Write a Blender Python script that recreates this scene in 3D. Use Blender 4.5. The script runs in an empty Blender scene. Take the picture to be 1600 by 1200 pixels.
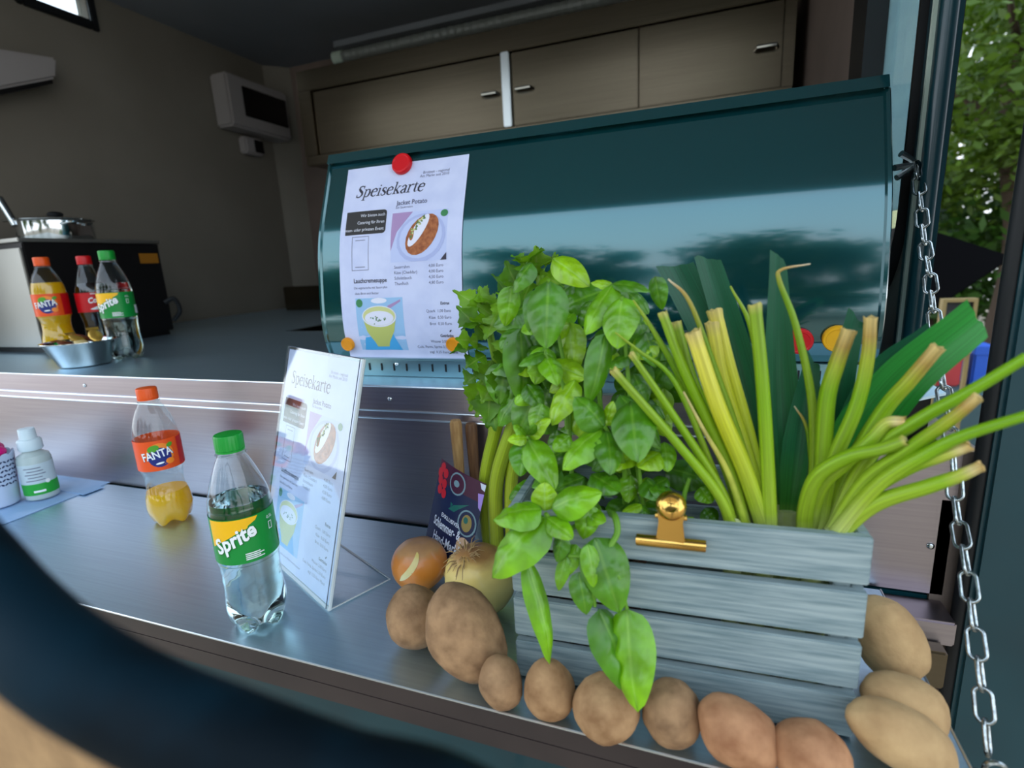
import bpy, bmesh, math, random
from mathutils import Vector, Matrix, noise
random.seed(7)
SC = bpy.context.scene
COL = SC.collection
PI = math.pi

# ------------------------------------------------------------------ camera, sky, exposure
cam_d = bpy.data.cameras.new('camera')
cam = bpy.data.objects.new('camera', cam_d); COL.objects.link(cam)
CR = Vector((0.9392, 0.3395, -0.0516)); CU = Vector((-0.0283, 0.2264, 0.9736)); CW = Vector((-0.3422, 0.9130, -0.2222))
CP = Vector((0.0, -0.3709, 0.3977))
cam.matrix_world = Matrix(((CR.x, CU.x, -CW.x, CP.x), (CR.y, CU.y, -CW.y, CP.y), (CR.z, CU.z, -CW.z, CP.z), (0, 0, 0, 1)))
cam_d.sensor_width = 36.0; cam_d.sensor_fit = 'HORIZONTAL'
cam_d.lens = 36.0 * 830.64 / 1600.0
cam_d.clip_start = 0.01; cam_d.clip_end = 200
cam_d.dof.use_dof = True; cam_d.dof.focus_distance = 0.66
cam_d.dof.aperture_fstop = (cam_d.lens * 0.001) / 0.0042
SC.camera = cam
SC.view_settings.view_transform = 'Standard'; SC.view_settings.look = 'None'
SC.view_settings.gamma = 1.0; SC.view_settings.use_curve_mapping = False
SC.view_settings.exposure = 1.5

world = bpy.data.worlds.new('sky'); SC.world = world; world.use_nodes = True
wn = world.node_tree.nodes; wl = world.node_tree.links
bg = wn['Background']
tcw = wn.new('ShaderNodeTexCoord'); sepw = wn.new('ShaderNodeSeparateXYZ'); rampw = wn.new('ShaderNodeValToRGB')
wl.new(tcw.outputs['Generated'], sepw.inputs[0]); wl.new(sepw.outputs['Z'], rampw.inputs[0])
rampw.color_ramp.elements[0].position = 0.0; rampw.color_ramp.elements[0].color = (0.90, 0.95, 1.0, 1)
rampw.color_ramp.elements[1].position = 0.8; rampw.color_ramp.elements[1].color = (0.60, 0.78, 1.0, 1)
wl.new(rampw.outputs[0], bg.inputs[0]); bg.inputs[1].default_value = 1.0

# ------------------------------------------------------------------ lettering outlines, made once
TEXTS = [(t, 0, .02) for t in ('Jacket Potato', 'Lauchcremesuppe', 'Sprite', 'FANTA', 'Fanta', 'Cola', 'Schlemmer- &', 'Hand-Markt', 'EXKLUSIVER', 'Extras', 'Getränke')]
TEXTS += [(t, .3, .03) for t in ('Sprite', 'FANTA', 'Cola', 'FANT', 'A')]
TEXTS += [(t, 0, 0) for t in ('Wir bieten auch', 'Catering für Ihren', 'Firmen- oder privaten Event', 'mit Sauerrahm', 'Sauerrahm', 'Käse (Cheddar)', 'Schnittlauch',
    'Thunfisch', '4,00 Euro', '4,50 Euro', '4,80 Euro', 'Die vegetarische mit Sauerrahm', 'dazu Brot und Butter', 'Quark  1,00 Euro', 'Käse  0,50 Euro', 'Brot  0,50 Euro',
    'Wasser 2,00 Euro', 'Cola, Fanta, Sprite 2,50 Euro', 'zzgl. 0,25 Euro Pfand', 'Brotzeit - regional', 'Am Markt seit 2010', '0,5L', 'H',
    'Alle Preise inklusive Mehrwertsteuer')]
GLYPH = {}
def make_glyphs():
    tmp = []
    for body, shear, bold in TEXTS:
        cu = bpy.data.curves.new('t', 'FONT'); cu.body = body; cu.shear = shear; cu.offset = bold
        cu.resolution_u = 2; cu.size = 1.0; cu.fill_mode = 'FRONT'
        o = bpy.data.objects.new('t', cu); COL.objects.link(o); tmp.append(((body, shear, bold), o))
    dg = bpy.context.evaluated_depsgraph_get()
    for key, o in tmp:
        me = bpy.data.meshes.new_from_object(o.evaluated_get(dg))
        vs = [(v.co.x, v.co.y) for v in me.vertices]; fs = [tuple(p.vertices) for p in me.polygons]
        x0 = min(v[0] for v in vs); x1 = max(v[0] for v in vs)
        GLYPH[key] = ([(x - x0, y) for x, y in vs], fs, x1 - x0)
        bpy.data.meshes.remove(me)
    for key, o in tmp:
        cu = o.data; bpy.data.objects.remove(o); bpy.data.curves.remove(cu)
make_glyphs()
# book-face letters for the menu heading: strokes (x, y, half width), bars (x0, y0, x1, y1), dots
SERIF = {
 'S': (.48, [[(.40,.58,.014),(.36,.68,.018),(.24,.72,.022),(.11,.67,.036),(.09,.55,.046),(.2,.42,.052),(.34,.32,.052),(.39,.17,.046),(.3,.04,.03),(.17,0,.022),(.07,.05,.018),(.04,.17,.014)]], [(.385,.54,.41,.72),(.03,0,.055,.19)], []),
 'p': (.47, [[(.13,.38,.012),(.22,.48,.02),(.34,.45,.036),(.4,.25,.046),(.34,.05,.036),(.22,-.01,.02),(.13,.06,.012)]], [(.07,-.22,.14,.48),(0,-.22,.22,-.195),(0,.455,.14,.48)], []),
 'e': (.44, [[(.07,.27,.013),(.38,.27,.013)],[(.385,.27,.02),(.37,.41,.036),(.25,.49,.02),(.1,.4,.036),(.06,.24,.046),(.1,.07,.038),(.23,-.01,.022),(.33,.02,.018),(.39,.1,.01)]], [], []),
 'i': (.24, [], [(.08,0,.15,.48),(.01,0,.22,.025),(.01,.455,.15,.48)], [(.11,.64,.048)]),
 's': (.36, [[(.3,.34,.013),(.29,.45,.016),(.18,.49,.02),(.08,.42,.036),(.09,.33,.04),(.2,.25,.044),(.31,.16,.042),(.3,.05,.03),(.18,-.005,.02),(.07,.03,.016),(.05,.14,.013)]], [], []),
 'k': (.48, [[(.14,.2,.015),(.37,.46,.015)],[(.2,.27,.03),(.4,.01,.042)]], [(.08,0,.15,.74),(.01,.715,.15,.74),(.01,0,.22,.025),(.29,.455,.44,.48),(.3,0,.48,.025)], []),
 'a': (.43, [[(.08,.37,.032),(.13,.46,.022),(.23,.49,.022),(.31,.42,.036),(.32,.3,.037),(.32,.06,.037),(.36,.01,.018),(.41,.03,.01)],[(.31,.28,.012),(.15,.21,.03),(.07,.11,.044),(.13,.01,.028),(.22,0,.018),(.31,.08,.012)]], [], []),
 'r': (.36, [[(.14,.34,.012),(.22,.46,.018),(.3,.48,.032),(.34,.43,.032)]], [(.08,0,.15,.48),(.01,0,.23,.025),(.01,.455,.15,.48)], []),
 't': (.31, [[(.14,.6,.012),(.145,.5,.03),(.145,.1,.037),(.19,0,.022),(.26,.02,.012),(.29,.06,.01)]], [(.02,.455,.28,.48)], []),
}
def serif_word(word, shear):
    V = []; F = []; x = 0
    for c in word:
        adv, strokes, bars, dots = SERIF[c]
        for st in strokes:
            n = len(st); k = len(V)
            for i, (a, b, w) in enumerate(st):
                p = st[max(i - 1, 0)]; q = st[min(i + 1, n - 1)]; dx, dy = q[0] - p[0], q[1] - p[1]; L = math.hypot(dx, dy) or 1
                w = w * 1.3 + .004; V += [(x + a - dy / L * w, b + dx / L * w), (x + a + dy / L * w, b - dx / L * w)]
            F += [(k + 2 * i, k + 2 * i + 1, k + 2 * i + 3, k + 2 * i + 2) for i in range(n - 1)]
        for a, b, c2, d in bars: k = len(V); g_ = .008; V += [(x + a - g_, b - g_), (x + c2 + g_, b - g_), (x + c2 + g_, d + g_), (x + a - g_, d + g_)]; F.append((k, k + 1, k + 2, k + 3))
        for a, b, r in dots: k = len(V); V += [(x + a + r * math.cos(t * PI / 5), b + r * math.sin(t * PI / 5)) for t in range(10)]; F.append(tuple(range(k, k + 10)))
        x += adv
    GLYPH[(word, shear, 'serif')] = ([(a + b * shear, b) for a, b in V], F, x)
for sh_ in (0, .25): serif_word('Speisekarte', sh_)

# ------------------------------------------------------------------ helpers
def lin(r, g, b):
    f = lambda c: (c / 255 / 12.92) if c / 255 <= .04045 else ((c / 255 + .055) / 1.055) ** 2.4
    return (f(r), f(g), f(b), 1.0)
MATS = {}
def M(name, col, rough=.5, metal=0.0, var=None, bump=None, stretch=None, spec=.5, trans=0.0, ior=1.45, coat=0.0, transl=0.0, sss=0.0, aniso=0.0):
    """var=(scale, colour2, lo, hi, detail); bump=(scale, strength); stretch=(x,y,z) object-space noise scaling"""
    m = bpy.data.materials.new(name); m.use_nodes = True; MATS[name] = m
    nt = m.node_tree; n = nt.nodes; l = nt.links; b = n['Principled BSDF']
    b.inputs['Base Color'].default_value = col; b.inputs['Roughness'].default_value = rough; b.inputs['Metallic'].default_value = metal
    b.inputs['Specular IOR Level'].default_value = spec; b.inputs['Transmission Weight'].default_value = trans; b.inputs['IOR'].default_value = ior
    b.inputs['Coat Weight'].default_value = coat; b.inputs['Coat Roughness'].default_value = .06
    b.inputs['Anisotropic'].default_value = aniso
    if sss: b.inputs['Subsurface Weight'].default_value = sss; b.inputs['Subsurface Scale'].default_value = .01
    vec = None
    if var or bump:
        tc = n.new('ShaderNodeTexCoord'); vec = tc.outputs['Object']
        if stretch:
            mp = n.new('ShaderNodeMapping'); mp.inputs['Scale'].default_value = stretch; l.new(vec, mp.inputs[0]); vec = mp.outputs[0]
    if var:
        sc, c2, lo, hi, det = var
        t = n.new('ShaderNodeTexNoise'); t.inputs['Scale'].default_value = sc; t.inputs['Detail'].default_value = det; l.new(vec, t.inputs[0])
        rp = n.new('ShaderNodeValToRGB'); rp.color_ramp.elements[0].position = lo; rp.color_ramp.elements[1].position = hi
        rp.color_ramp.elements[0].color = col; rp.color_ramp.elements[1].color = c2
        l.new(t.outputs['Fac'], rp.inputs[0]); l.new(rp.outputs[0], b.inputs['Base Color'])
    if bump:
        t2 = n.new('ShaderNodeTexNoise'); t2.inputs['Scale'].default_value = bump[0]; t2.inputs['Detail'].default_value = 4; l.new(vec, t2.inputs[0])
        bp = n.new('ShaderNodeBump'); bp.inputs['Strength'].default_value = bump[1]; bp.inputs['Distance'].default_value = .002
        l.new(t2.outputs['Fac'], bp.inputs['Height']); l.new(bp.outputs[0], b.inputs['Normal'])
    if transl:
        tr = n.new('ShaderNodeBsdfTranslucent'); tr.inputs[0].default_value = col
        mx = n.new('ShaderNodeMixShader'); mx.inputs[0].default_value = transl
        src = b.inputs['Base Color'].links
        if src: l.new(src[0].from_socket, tr.inputs[0])
        l.new(b.outputs[0], mx.inputs[1]); l.new(tr.outputs[0], mx.inputs[2]); l.new(mx.outputs[0], n['Material Output'].inputs[0])
    return m
def thin_clear(name, tint, rough=.03, ior=1.5):
    """thin-walled clear plastic: see-through with a mirror-like skin"""
    m = bpy.data.materials.new(name); m.use_nodes = True; MATS[name] = m
    n = m.node_tree.nodes; l = m.node_tree.links; n.remove(n['Principled BSDF'])
    t = n.new('ShaderNodeBsdfTransparent'); t.inputs[0].default_value = tint
    g = n.new('ShaderNodeBsdfGlossy'); g.inputs['Roughness'].default_value = rough; g.inputs[0].default_value = (1, 1, 1, 1)
    lw = n.new('ShaderNodeLayerWeight'); lw.inputs[0].default_value = .5
    pw = n.new('ShaderNodeMath'); pw.operation = 'POWER'; l.new(lw.outputs['Facing'], pw.inputs[0]); pw.inputs[1].default_value = 4.0
    fr = n.new('ShaderNodeMath'); fr.operation = 'MULTIPLY_ADD'; l.new(pw.outputs[0], fr.inputs[0]); fr.inputs[1].default_value = .75; fr.inputs[2].default_value = .045 * ior / 1.5
    mx = n.new('ShaderNodeMixShader'); l.new(fr.outputs[0], mx.inputs[0]); l.new(t.outputs[0], mx.inputs[1]); l.new(g.outputs[0], mx.inputs[2])
    l.new(mx.outputs[0], n['Material Output'].inputs[0])
    return m
def uvmat(name, stops, rough=.45, axis='Y', transl=.15, midrib=None, stripes=None, bump=0, coat=0):
    """colour ramp along a leaf or stalk (UV), optional pale midrib and lengthwise stripes"""
    m = bpy.data.materials.new(name); m.use_nodes = True; MATS[name] = m
    n = m.node_tree.nodes; l = m.node_tree.links; b = n['Principled BSDF']; b.inputs['Roughness'].default_value = rough
    b.inputs['Coat Weight'].default_value = coat; b.inputs['Coat Roughness'].default_value = .25
    uv = n.new('ShaderNodeUVMap'); sp = n.new('ShaderNodeSeparateXYZ'); l.new(uv.outputs[0], sp.inputs[0])
    rp = n.new('ShaderNodeValToRGB'); els = rp.color_ramp.elements
    while len(els) > 1: els.remove(els[-1])
    els[0].position, els[0].color = stops[0]
    for p, c in stops[1:]:
        e = els.new(p); e.color = c
    l.new(sp.outputs[axis], rp.inputs[0]); colr = rp.outputs[0]
    if midrib:
        ma = n.new('ShaderNodeMath'); ma.operation = 'SUBTRACT'; l.new(sp.outputs['X'], ma.inputs[0]); ma.inputs[1].default_value = .5
        mb = n.new('ShaderNodeMath'); mb.operation = 'ABSOLUTE'; l.new(ma.outputs[0], mb.inputs[0])
        mr = n.new('ShaderNodeMapRange'); mr.inputs[1].default_value = .012; mr.inputs[2].default_value = .05; mr.inputs[3].default_value = .75; mr.inputs[4].default_value = 0
        l.new(mb.outputs[0], mr.inputs[0])
        mx = n.new('ShaderNodeMixRGB'); l.new(mr.outputs[0], mx.inputs[0]); l.new(colr, mx.inputs[1]); mx.inputs[2].default_value = midrib; colr = mx.outputs[0]
    tc = n.new('ShaderNodeTexCoord'); nz = n.new('ShaderNodeTexNoise'); nz.inputs['Detail'].default_value = 3
    if stripes:
        mp = n.new('ShaderNodeMapping'); mp.inputs['Scale'].default_value = stripes; l.new(uv.outputs[0], mp.inputs[0]); l.new(mp.outputs[0], nz.inputs[0]); nz.inputs['Scale'].default_value = 1
    else:
        l.new(tc.outputs['Object'], nz.inputs[0]); nz.inputs['Scale'].default_value = 45
    hs = n.new('ShaderNodeHueSaturation'); mv = n.new('ShaderNodeMapRange'); mv.inputs[1].default_value = .3; mv.inputs[2].default_value = .7; mv.inputs[3].default_value = .7; mv.inputs[4].default_value = 1.3
    l.new(nz.outputs['Fac'], mv.inputs[0]); l.new(mv.outputs[0], hs.inputs['Value']); l.new(colr, hs.inputs['Color'])
    l.new(hs.outputs[0], b.inputs['Base Color'])
    if bump:
        bp = n.new('ShaderNodeBump'); bp.inputs['Strength'].default_value = bump; bp.inputs['Distance'].default_value = .001
        l.new(nz.outputs['Fac'], bp.inputs['Height']); l.new(bp.outputs[0], b.inputs['Normal'])
    tr = n.new('ShaderNodeBsdfTranslucent'); l.new(hs.outputs[0], tr.inputs[0]); mx2 = n.new('ShaderNodeMixShader'); mx2.inputs[0].default_value = transl
    l.new(b.outputs[0], mx2.inputs[1]); l.new(tr.outputs[0], mx2.inputs[2]); l.new(mx2.outputs[0], n['Material Output'].inputs[0])
    return m

def origin(o):
    v = Vector((0, 0, 0))
    while o: v = v + o.location; o = o.parent
    return v
def tag(o, label=None, cat=None, group=None, kind=None):
    if label: o['label'] = label
    if cat: o['category'] = cat
    if group: o['group'] = group
    if kind: o['kind'] = kind
    return o
def thing(name, loc, label, cat, group=None):
    o = bpy.data.objects.new(name, None); COL.objects.link(o); o.location = loc; o.empty_display_size = .02
    return tag(o, label, cat, group)
class MB:
    def __init__(s): s.v = []; s.f = []; s.uv = None
    def add(s, vs, fs):
        k = len(s.v); s.v += [tuple(v) for v in vs]; s.f += [tuple(i + k for i in f) for f in fs]; return s
    def box(s, x0, x1, y0, y1, z0, z1):
        return s.add([(x0, y0, z0), (x1, y0, z0), (x1, y1, z0), (x0, y1, z0), (x0, y0, z1), (x1, y0, z1), (x1, y1, z1), (x0, y1, z1)],
                     [(3, 2, 1, 0), (4, 5, 6, 7), (0, 1, 5, 4), (1, 2, 6, 5), (2, 3, 7, 6), (3, 0, 4, 7)])
    def obox(s, c, ax, ay, az, hx, hy, hz):
        c = Vector(c); vs = []
        if ax.cross(ay).dot(az) < 0: ax = -ax
        for k in (-1, 1):
            for i, j in ((-1, -1), (1, -1), (1, 1), (-1, 1)):
                vs.append(c + ax * (i * hx) + ay * (j * hy) + az * (k * hz))
        return s.add(vs, [(3, 2, 1, 0), (4, 5, 6, 7), (0, 1, 5, 4), (1, 2, 6, 5), (2, 3, 7, 6), (3, 0, 4, 7)])
    def prism(s, prof, x0, x1, axis='X'):
        """closed polygon (a,b) swept along an axis"""
        n = len(prof)
        if axis == 'X': A = [(x0, a, b) for a, b in prof]; B = [(x1, a, b) for a, b in prof]
        elif axis == 'Y': A = [(a, x0, b) for a, b in prof]; B = [(a, x1, b) for a, b in prof]
        else: A = [(a, b, x0) for a, b in prof]; B = [(a, b, x1) for a, b in prof]
        return s.add(A + B, [tuple(range(n)), tuple(range(2 * n - 1, n - 1, -1))] + [(i, i + n, (i + 1) % n + n, (i + 1) % n) for i in range(n)])
    def lathe(s, prof, c=(0, 0, 0), n=32, fn=None, cap=True):
        c = Vector(c); k = len(s.v); m = len(prof)
        for r, z in prof:
            for j in range(n):
                a = 2 * PI * j / n; rr, zz = (fn(r, z, a) if fn else (r, z))
                s.v.append((c.x + rr * math.cos(a), c.y + rr * math.sin(a), c.z + zz))
        for i in range(m - 1):
            for j in range(n):
                j2 = (j + 1) % n; s.f.append((k + i * n + j, k + i * n + j2, k + (i + 1) * n + j2, k + (i + 1) * n + j))
        if cap:
            s.f.append(tuple(k + j for j in range(n - 1, -1, -1))); s.f.append(tuple(k + (m - 1) * n + j for j in range(n)))
        return s
    def tube(s, pts, rad, n=8, cap=True, closed=False, uv=False):
        pts = [Vector(p) for p in pts]; m = len(pts); k = len(s.v)
        R = rad if isinstance(rad, (list, tuple)) else [rad] * m
        t0 = (pts[1] - pts[0]).normalized(); up = Vector((0, 0, 1)) if abs(t0.z) < .9 else Vector((1, 0, 0))
        nrm = (up - t0 * up.dot(t0)).normalized()
        for i, p in enumerate(pts):
            a = pts[i - 1] if (i > 0 or closed) else pts[0]; b = pts[(i + 1) % m] if (i < m - 1 or closed) else pts[-1]
            t = (b - a).normalized(); nrm = (nrm - t * nrm.dot(t)).normalized(); bi = t.cross(nrm)
            for j in range(n):
                an = 2 * PI * j / n; s.v.append(tuple(p + (nrm * math.cos(an) + bi * math.sin(an)) * R[i]))
                if uv: s.uvs.append((j / n, i / (m - 1)))
        for i in range(m if closed else m - 1):
            i2 = (i + 1) % m
            for j in range(n):
                j2 = (j + 1) % n; s.f.append((k + i * n + j, k + i * n + j2, k + i2 * n + j2, k + i2 * n + j))
        if cap and not closed:
            s.f.append(tuple(k + j for j in range(n - 1, -1, -1))); s.f.append(tuple(k + (m - 1) * n + j for j in range(n)))
        return s
    uvs = None
    def ball(s, c, r, n=12, m=8):
        c = Vector(c); rx, ry, rz = r if isinstance(r, (tuple, list)) else (r, r, r); k = len(s.v)
        for i in range(1, m):
            t = PI * i / m
            for j in range(n):
                a = 2 * PI * j / n; s.v.append((c.x + rx * math.sin(t) * math.cos(a), c.y + ry * math.sin(t) * math.sin(a), c.z - rz * math.cos(t)))
        s.v.append((c.x, c.y, c.z - rz)); s.v.append((c.x, c.y, c.z + rz)); b = len(s.v) - 2
        for i in range(m - 2):
            for j in range(n):
                j2 = (j + 1) % n; s.f.append((k + i * n + j, k + i * n + j2, k + (i + 1) * n + j2, k + (i + 1) * n + j))
        for j in range(n):
            j2 = (j + 1) % n; s.f.append((b, k + j2, k + j)); s.f.append((b + 1, k + (m - 2) * n + j, k + (m - 2) * n + j2))
        return s
    def mesh(s, name, off, smooth, bevel=0, uvs=None):
        me = bpy.data.meshes.new(name); me.from_pydata([(v[0] - off.x, v[1] - off.y, v[2] - off.z) for v in s.v], [], s.f)
        if bevel:
            bm = bmesh.new(); bm.from_mesh(me)
            es = [e for e in bm.edges if len(e.link_faces) == 2 and e.calc_face_angle(0) > .6]
            bmesh.ops.bevel(bm, geom=es, offset=bevel, segments=2, affect='EDGES', clamp_overlap=True)
            bm.to_mesh(me); bm.free()
        if smooth:
            for p in me.polygons: p.use_smooth = True
            if smooth != 'all':
                me.set_sharp_from_angle(angle=math.radians(40))
        if uvs:
            ul = me.uv_layers.new(name='UVMap')
            for lp in me.loops: ul.data[lp.index].uv = uvs[lp.vertex_index]
        me.update(); return me
    def build(s, name, mat, parent=None, smooth=False, bevel=0, uvs=None, local=False, loc=None):
        off = Vector((0, 0, 0)) if local else (origin(parent) if parent else Vector(loc) if loc else Vector((0, 0, 0)))
        me = s.mesh(name, off, smooth, bevel, uvs); me.materials.append(mat if not isinstance(mat, str) else MATS[mat])
        o = bpy.data.objects.new(name, me); COL.objects.link(o)
        if parent: o.parent = parent
        elif loc: o.location = loc
        return o
def put(name, me, mat, parent, matrix):
    """an object that shares mesh data, placed by a matrix local to its parent"""
    if not me.materials: me.materials.append(MATS[mat] if isinstance(mat, str) else mat)
    o = bpy.data.objects.new(name, me); COL.objects.link(o); o.parent = parent; o.matrix_local = matrix
    return o
def struct(o): o['kind'] = 'structure'; return o
def spline(pts, per=6):
    pts = [Vector(p) for p in pts]; out = []
    for i in range(len(pts) - 1):
        p0 = pts[i - 1] if i else pts[0] * 2 - pts[1]; p1 = pts[i]; p2 = pts[i + 1]; p3 = pts[i + 2] if i + 2 < len(pts) else pts[-1] * 2 - pts[-2]
        for k in range(per):
            t = k / per
            out.append(.5 * ((2 * p1) + (p2 - p0) * t + (2 * p0 - 5 * p1 + 4 * p2 - p3) * t * t + (3 * p1 - p0 - 3 * p2 + p3) * t ** 3))
    out.append(pts[-1]); return out
class Print:
    """flat print: shapes in page units, laid over a surface by a mapping"""
    def __init__(s, thr=.006): s.lay = {}; s.thr = thr
    def _a(s, key, vs, fs, lay):
        V, F = s.lay.setdefault(key, ([], [])); k = len(V)
        V += [(x, y, lay) for x, y in vs]; F += [tuple(i + k for i in f) for f in fs]
    def rect(s, key, x0, y0, x1, y1, lay=1, nx=6, ny=6):
        vs = [(x0 + (x1 - x0) * i / nx, y0 + (y1 - y0) * j / ny) for j in range(ny + 1) for i in range(nx + 1)]
        s._a(key, vs, [(j * (nx + 1) + i, j * (nx + 1) + i + 1, (j + 1) * (nx + 1) + i + 1, (j + 1) * (nx + 1) + i) for j in range(ny) for i in range(nx)], lay)
    def frame(s, key, x0, y0, x1, y1, t, lay=1):
        s.rect(key, x0, y0, x1, y0 + t, lay, 4, 1); s.rect(key, x0, y1 - t, x1, y1, lay, 4, 1); s.rect(key, x0, y0, x0 + t, y1, lay, 1, 6); s.rect(key, x1 - t, y0, x1, y1, lay, 1, 6)
    def ell(s, key, cx, cy, rx, ry, lay=1, rot=0, n=20, rings=3, a0=0, a1=2 * PI, clip=None):
        vs = [(cx, cy)]; fs = []; full = abs(a1 - a0 - 2 * PI) < 1e-6; nn = n if full else n + 1
        for q in range(1, rings + 1):
            for j in range(nn):
                a = a0 + (a1 - a0) * j / n; x = rx * q / rings * math.cos(a); y = ry * q / rings * math.sin(a)
                px = cx + x * math.cos(rot) - y * math.sin(rot); py = cy + x * math.sin(rot) + y * math.cos(rot)
                if clip: px = min(max(px, clip[0]), clip[2]); py = min(max(py, clip[1]), clip[3])
                vs.append((px, py))
        for j in range(n):
            j2 = (j + 1) % nn; fs.append((0, 1 + j, 1 + j2))
            for q in range(rings - 1): a = 1 + q * nn; b = a + nn; fs.append((a + j, b + j, b + j2, a + j2))
        s._a(key, vs, fs, lay)
    def poly(s, key, pts, lay=1):
        """convex outline, cut into small triangles so that it follows a curved surface"""
        todo = [(pts[0], pts[i], pts[i + 1]) for i in range(1, len(pts) - 1)]; V = []; F = []
        mid = lambda a, b: ((a[0] + b[0]) / 2, (a[1] + b[1]) / 2)
        while todo:
            a, b, c = todo.pop()
            L = [math.hypot(p[0] - q[0], p[1] - q[1]) for p, q in ((a, b), (b, c), (c, a))]
            if max(L) > s.thr:
                k = L.index(max(L))
                if k == 0: m = mid(a, b); todo += [(a, m, c), (m, b, c)]
                elif k == 1: m = mid(b, c); todo += [(a, b, m), (a, m, c)]
                else: m = mid(c, a); todo += [(a, b, m), (m, b, c)]
            else: F.append((len(V), len(V) + 1, len(V) + 2)); V += [a, b, c]
        s._a(key, V, F, lay)
    def text(s, key, body, x, y, size, align='L', rot=0, lay=2, shear=0, bold=0, xs=1.0, width=None):
        vs, fs, w = GLYPH[(body, shear, bold)]
        if width: xs = width / (w * size)
        dx = {'L': 0, 'C': -w / 2, 'R': -w}[align]; c, sn = math.cos(rot), math.sin(rot)
        P = []
        for a, b in vs:
            a = (a + dx) * size * xs; b = b * size; P.append((x + a * c - b * sn, y + a * sn + b * c))
        s._a(key, P, fs, lay)
    def build(s, mp, parent, eps=.00012, names={}):
        for key, (V, F) in s.lay.items():
            mb = MB(); mb.v = [tuple(mp(x, y, lay * eps)) for x, y, lay in V]; mb.f = F
            o = mb.build(names.get(key, 'print'), key, parent); o['kind'] = 'stuff'
# ------------------------------------------------------------------ materials
M('steel_counter', lin(200, 226, 240), .40, 1.0, var=(1.0, lin(190, 216, 232), .3, .7, 2), bump=(1.0, .02), stretch=(6, 300, 40))
M('steel_panel', lin(172, 162, 166), .36, 1.0, var=(1.0, lin(163, 153, 158), .3, .7, 2), bump=(1.0, .02), stretch=(6, 40, 300))
M('steel_bright', lin(235, 240, 242), .3, 1.0)
M('steel_dark', lin(112, 102, 86), .27, 1.0, var=(1.0, lin(104, 94, 79), .3, .7, 2), stretch=(4, 40, 160))
M('chrome', lin(215, 220, 222), .10, 1.0)
M('lip_reflect_brown', lin(58, 48, 46), .35, var=(6, lin(46, 38, 38), .4, .6, 3)); M('tan_filler', lin(190, 150, 104), .7, var=(3, lin(160, 124, 84), .4, .6, 4))  # the brown that the steel lip reflects is put into its colour
M('zinc', lin(190, 196, 196), .24, 1.0, var=(260, lin(150, 156, 156), .4, .6, 3))
M('wall_paint', lin(122, 115, 103), .7, var=(3.0, lin(115, 108, 96), .35, .65, 3), bump=(220, .05))
M('ceiling_paint', lin(120, 124, 130), .6, var=(2.0, lin(110, 114, 120), .35, .65, 3))
M('wall_end', lin(125, 108, 98), .6, var=(4.0, lin(112, 97, 88), .35, .65, 3))
M('teal_body', lin(10, 58, 66), .35, coat=.3, var=(5.0, lin(6, 46, 54), .35, .65, 2))
M('teal_lid', lin(20, 88, 92), .13, .7, coat=1.0, var=(2.5, lin(17, 80, 86), .35, .65, 2), bump=(9, .04))
MATS['teal_lid'].node_tree.nodes['Principled BSDF'].inputs['Coat IOR'].default_value = 1.7
M('rubber', lin(14, 16, 18), .55, bump=(300, .05))
M('black_metal', lin(16, 15, 16), .4, bump=(120, .05))
M('seal_white', lin(190, 205, 190), .5)
M('paving', lin(176, 158, 134), .85, var=(5.0, lin(150, 134, 112), .35, .65, 5), bump=(60, .4))
M('awning_inner', lin(122, 134, 142), .5, var=(2.0, lin(114, 126, 134), .3, .7, 2))
M('trailer_floor', lin(60, 58, 55), .6, var=(30, lin(45, 44, 42), .4, .6, 3))
thin_clear('pane', (.92, .96, .96, 1), .05)
thin_clear('acrylic', (.93, .96, .97, 1), .02)
thin_clear('pet', (.90, .94, .94, 1), .04, 1.55)

# ------------------------------------------------------------------ the trailer shell
XL, XR, YB, ZC, ZW = -2.1, 0.25, 2.05, 1.41, 0.225
struct(MB().box(-16, 16, -20, 16, -1.30, -1.15).build('ground', 'paving'))
struct(MB().box(XL, XR, .36, YB, -1.0, -.95).build('floor', 'trailer_floor'))
wlft = MB()
wlft.box(XL - .05, XL, .30, YB + .05, -1.0, 1.315); wlft.box(XL - .05, XL, .30, .93, 1.315, ZC); wlft.box(XL - .05, XL, 1.14, YB + .05, 1.315, ZC); wlft.box(XL - .05, XL, .93, 1.14, 1.40, ZC)
wl_o = struct(wlft.build('wall_left', 'wall_paint'))
struct(MB().box(XL, XR, YB, YB + .05, -1.0, ZC).build('wall_back', 'wall_end'))
struct(MB().box(XL, XR + .03, .30, YB + .05, ZC, ZC + .05).build('ceiling', 'ceiling_paint'))
w1 = struct(MB().box(XL - .035, XL - .025, .93, 1.14, 1.315, 1.40).build('window_2', 'pane'))
fr = MB()
for a in ((.91, .93, 1.285, 1.405), (1.14, 1.165, 1.285, 1.405), (.93, 1.14, 1.285, 1.315)): fr.box(XL, XL + .015, *a)
fr.build('window_frame', 'rubber', w1, bevel=.004)
# corner cove between left and back wall
struct(MB().prism([(XL, YB), (XL + .09, YB), (XL, YB - .09)], -.9, ZC, 'Z').build('trim_1', 'wall_paint'))
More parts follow.
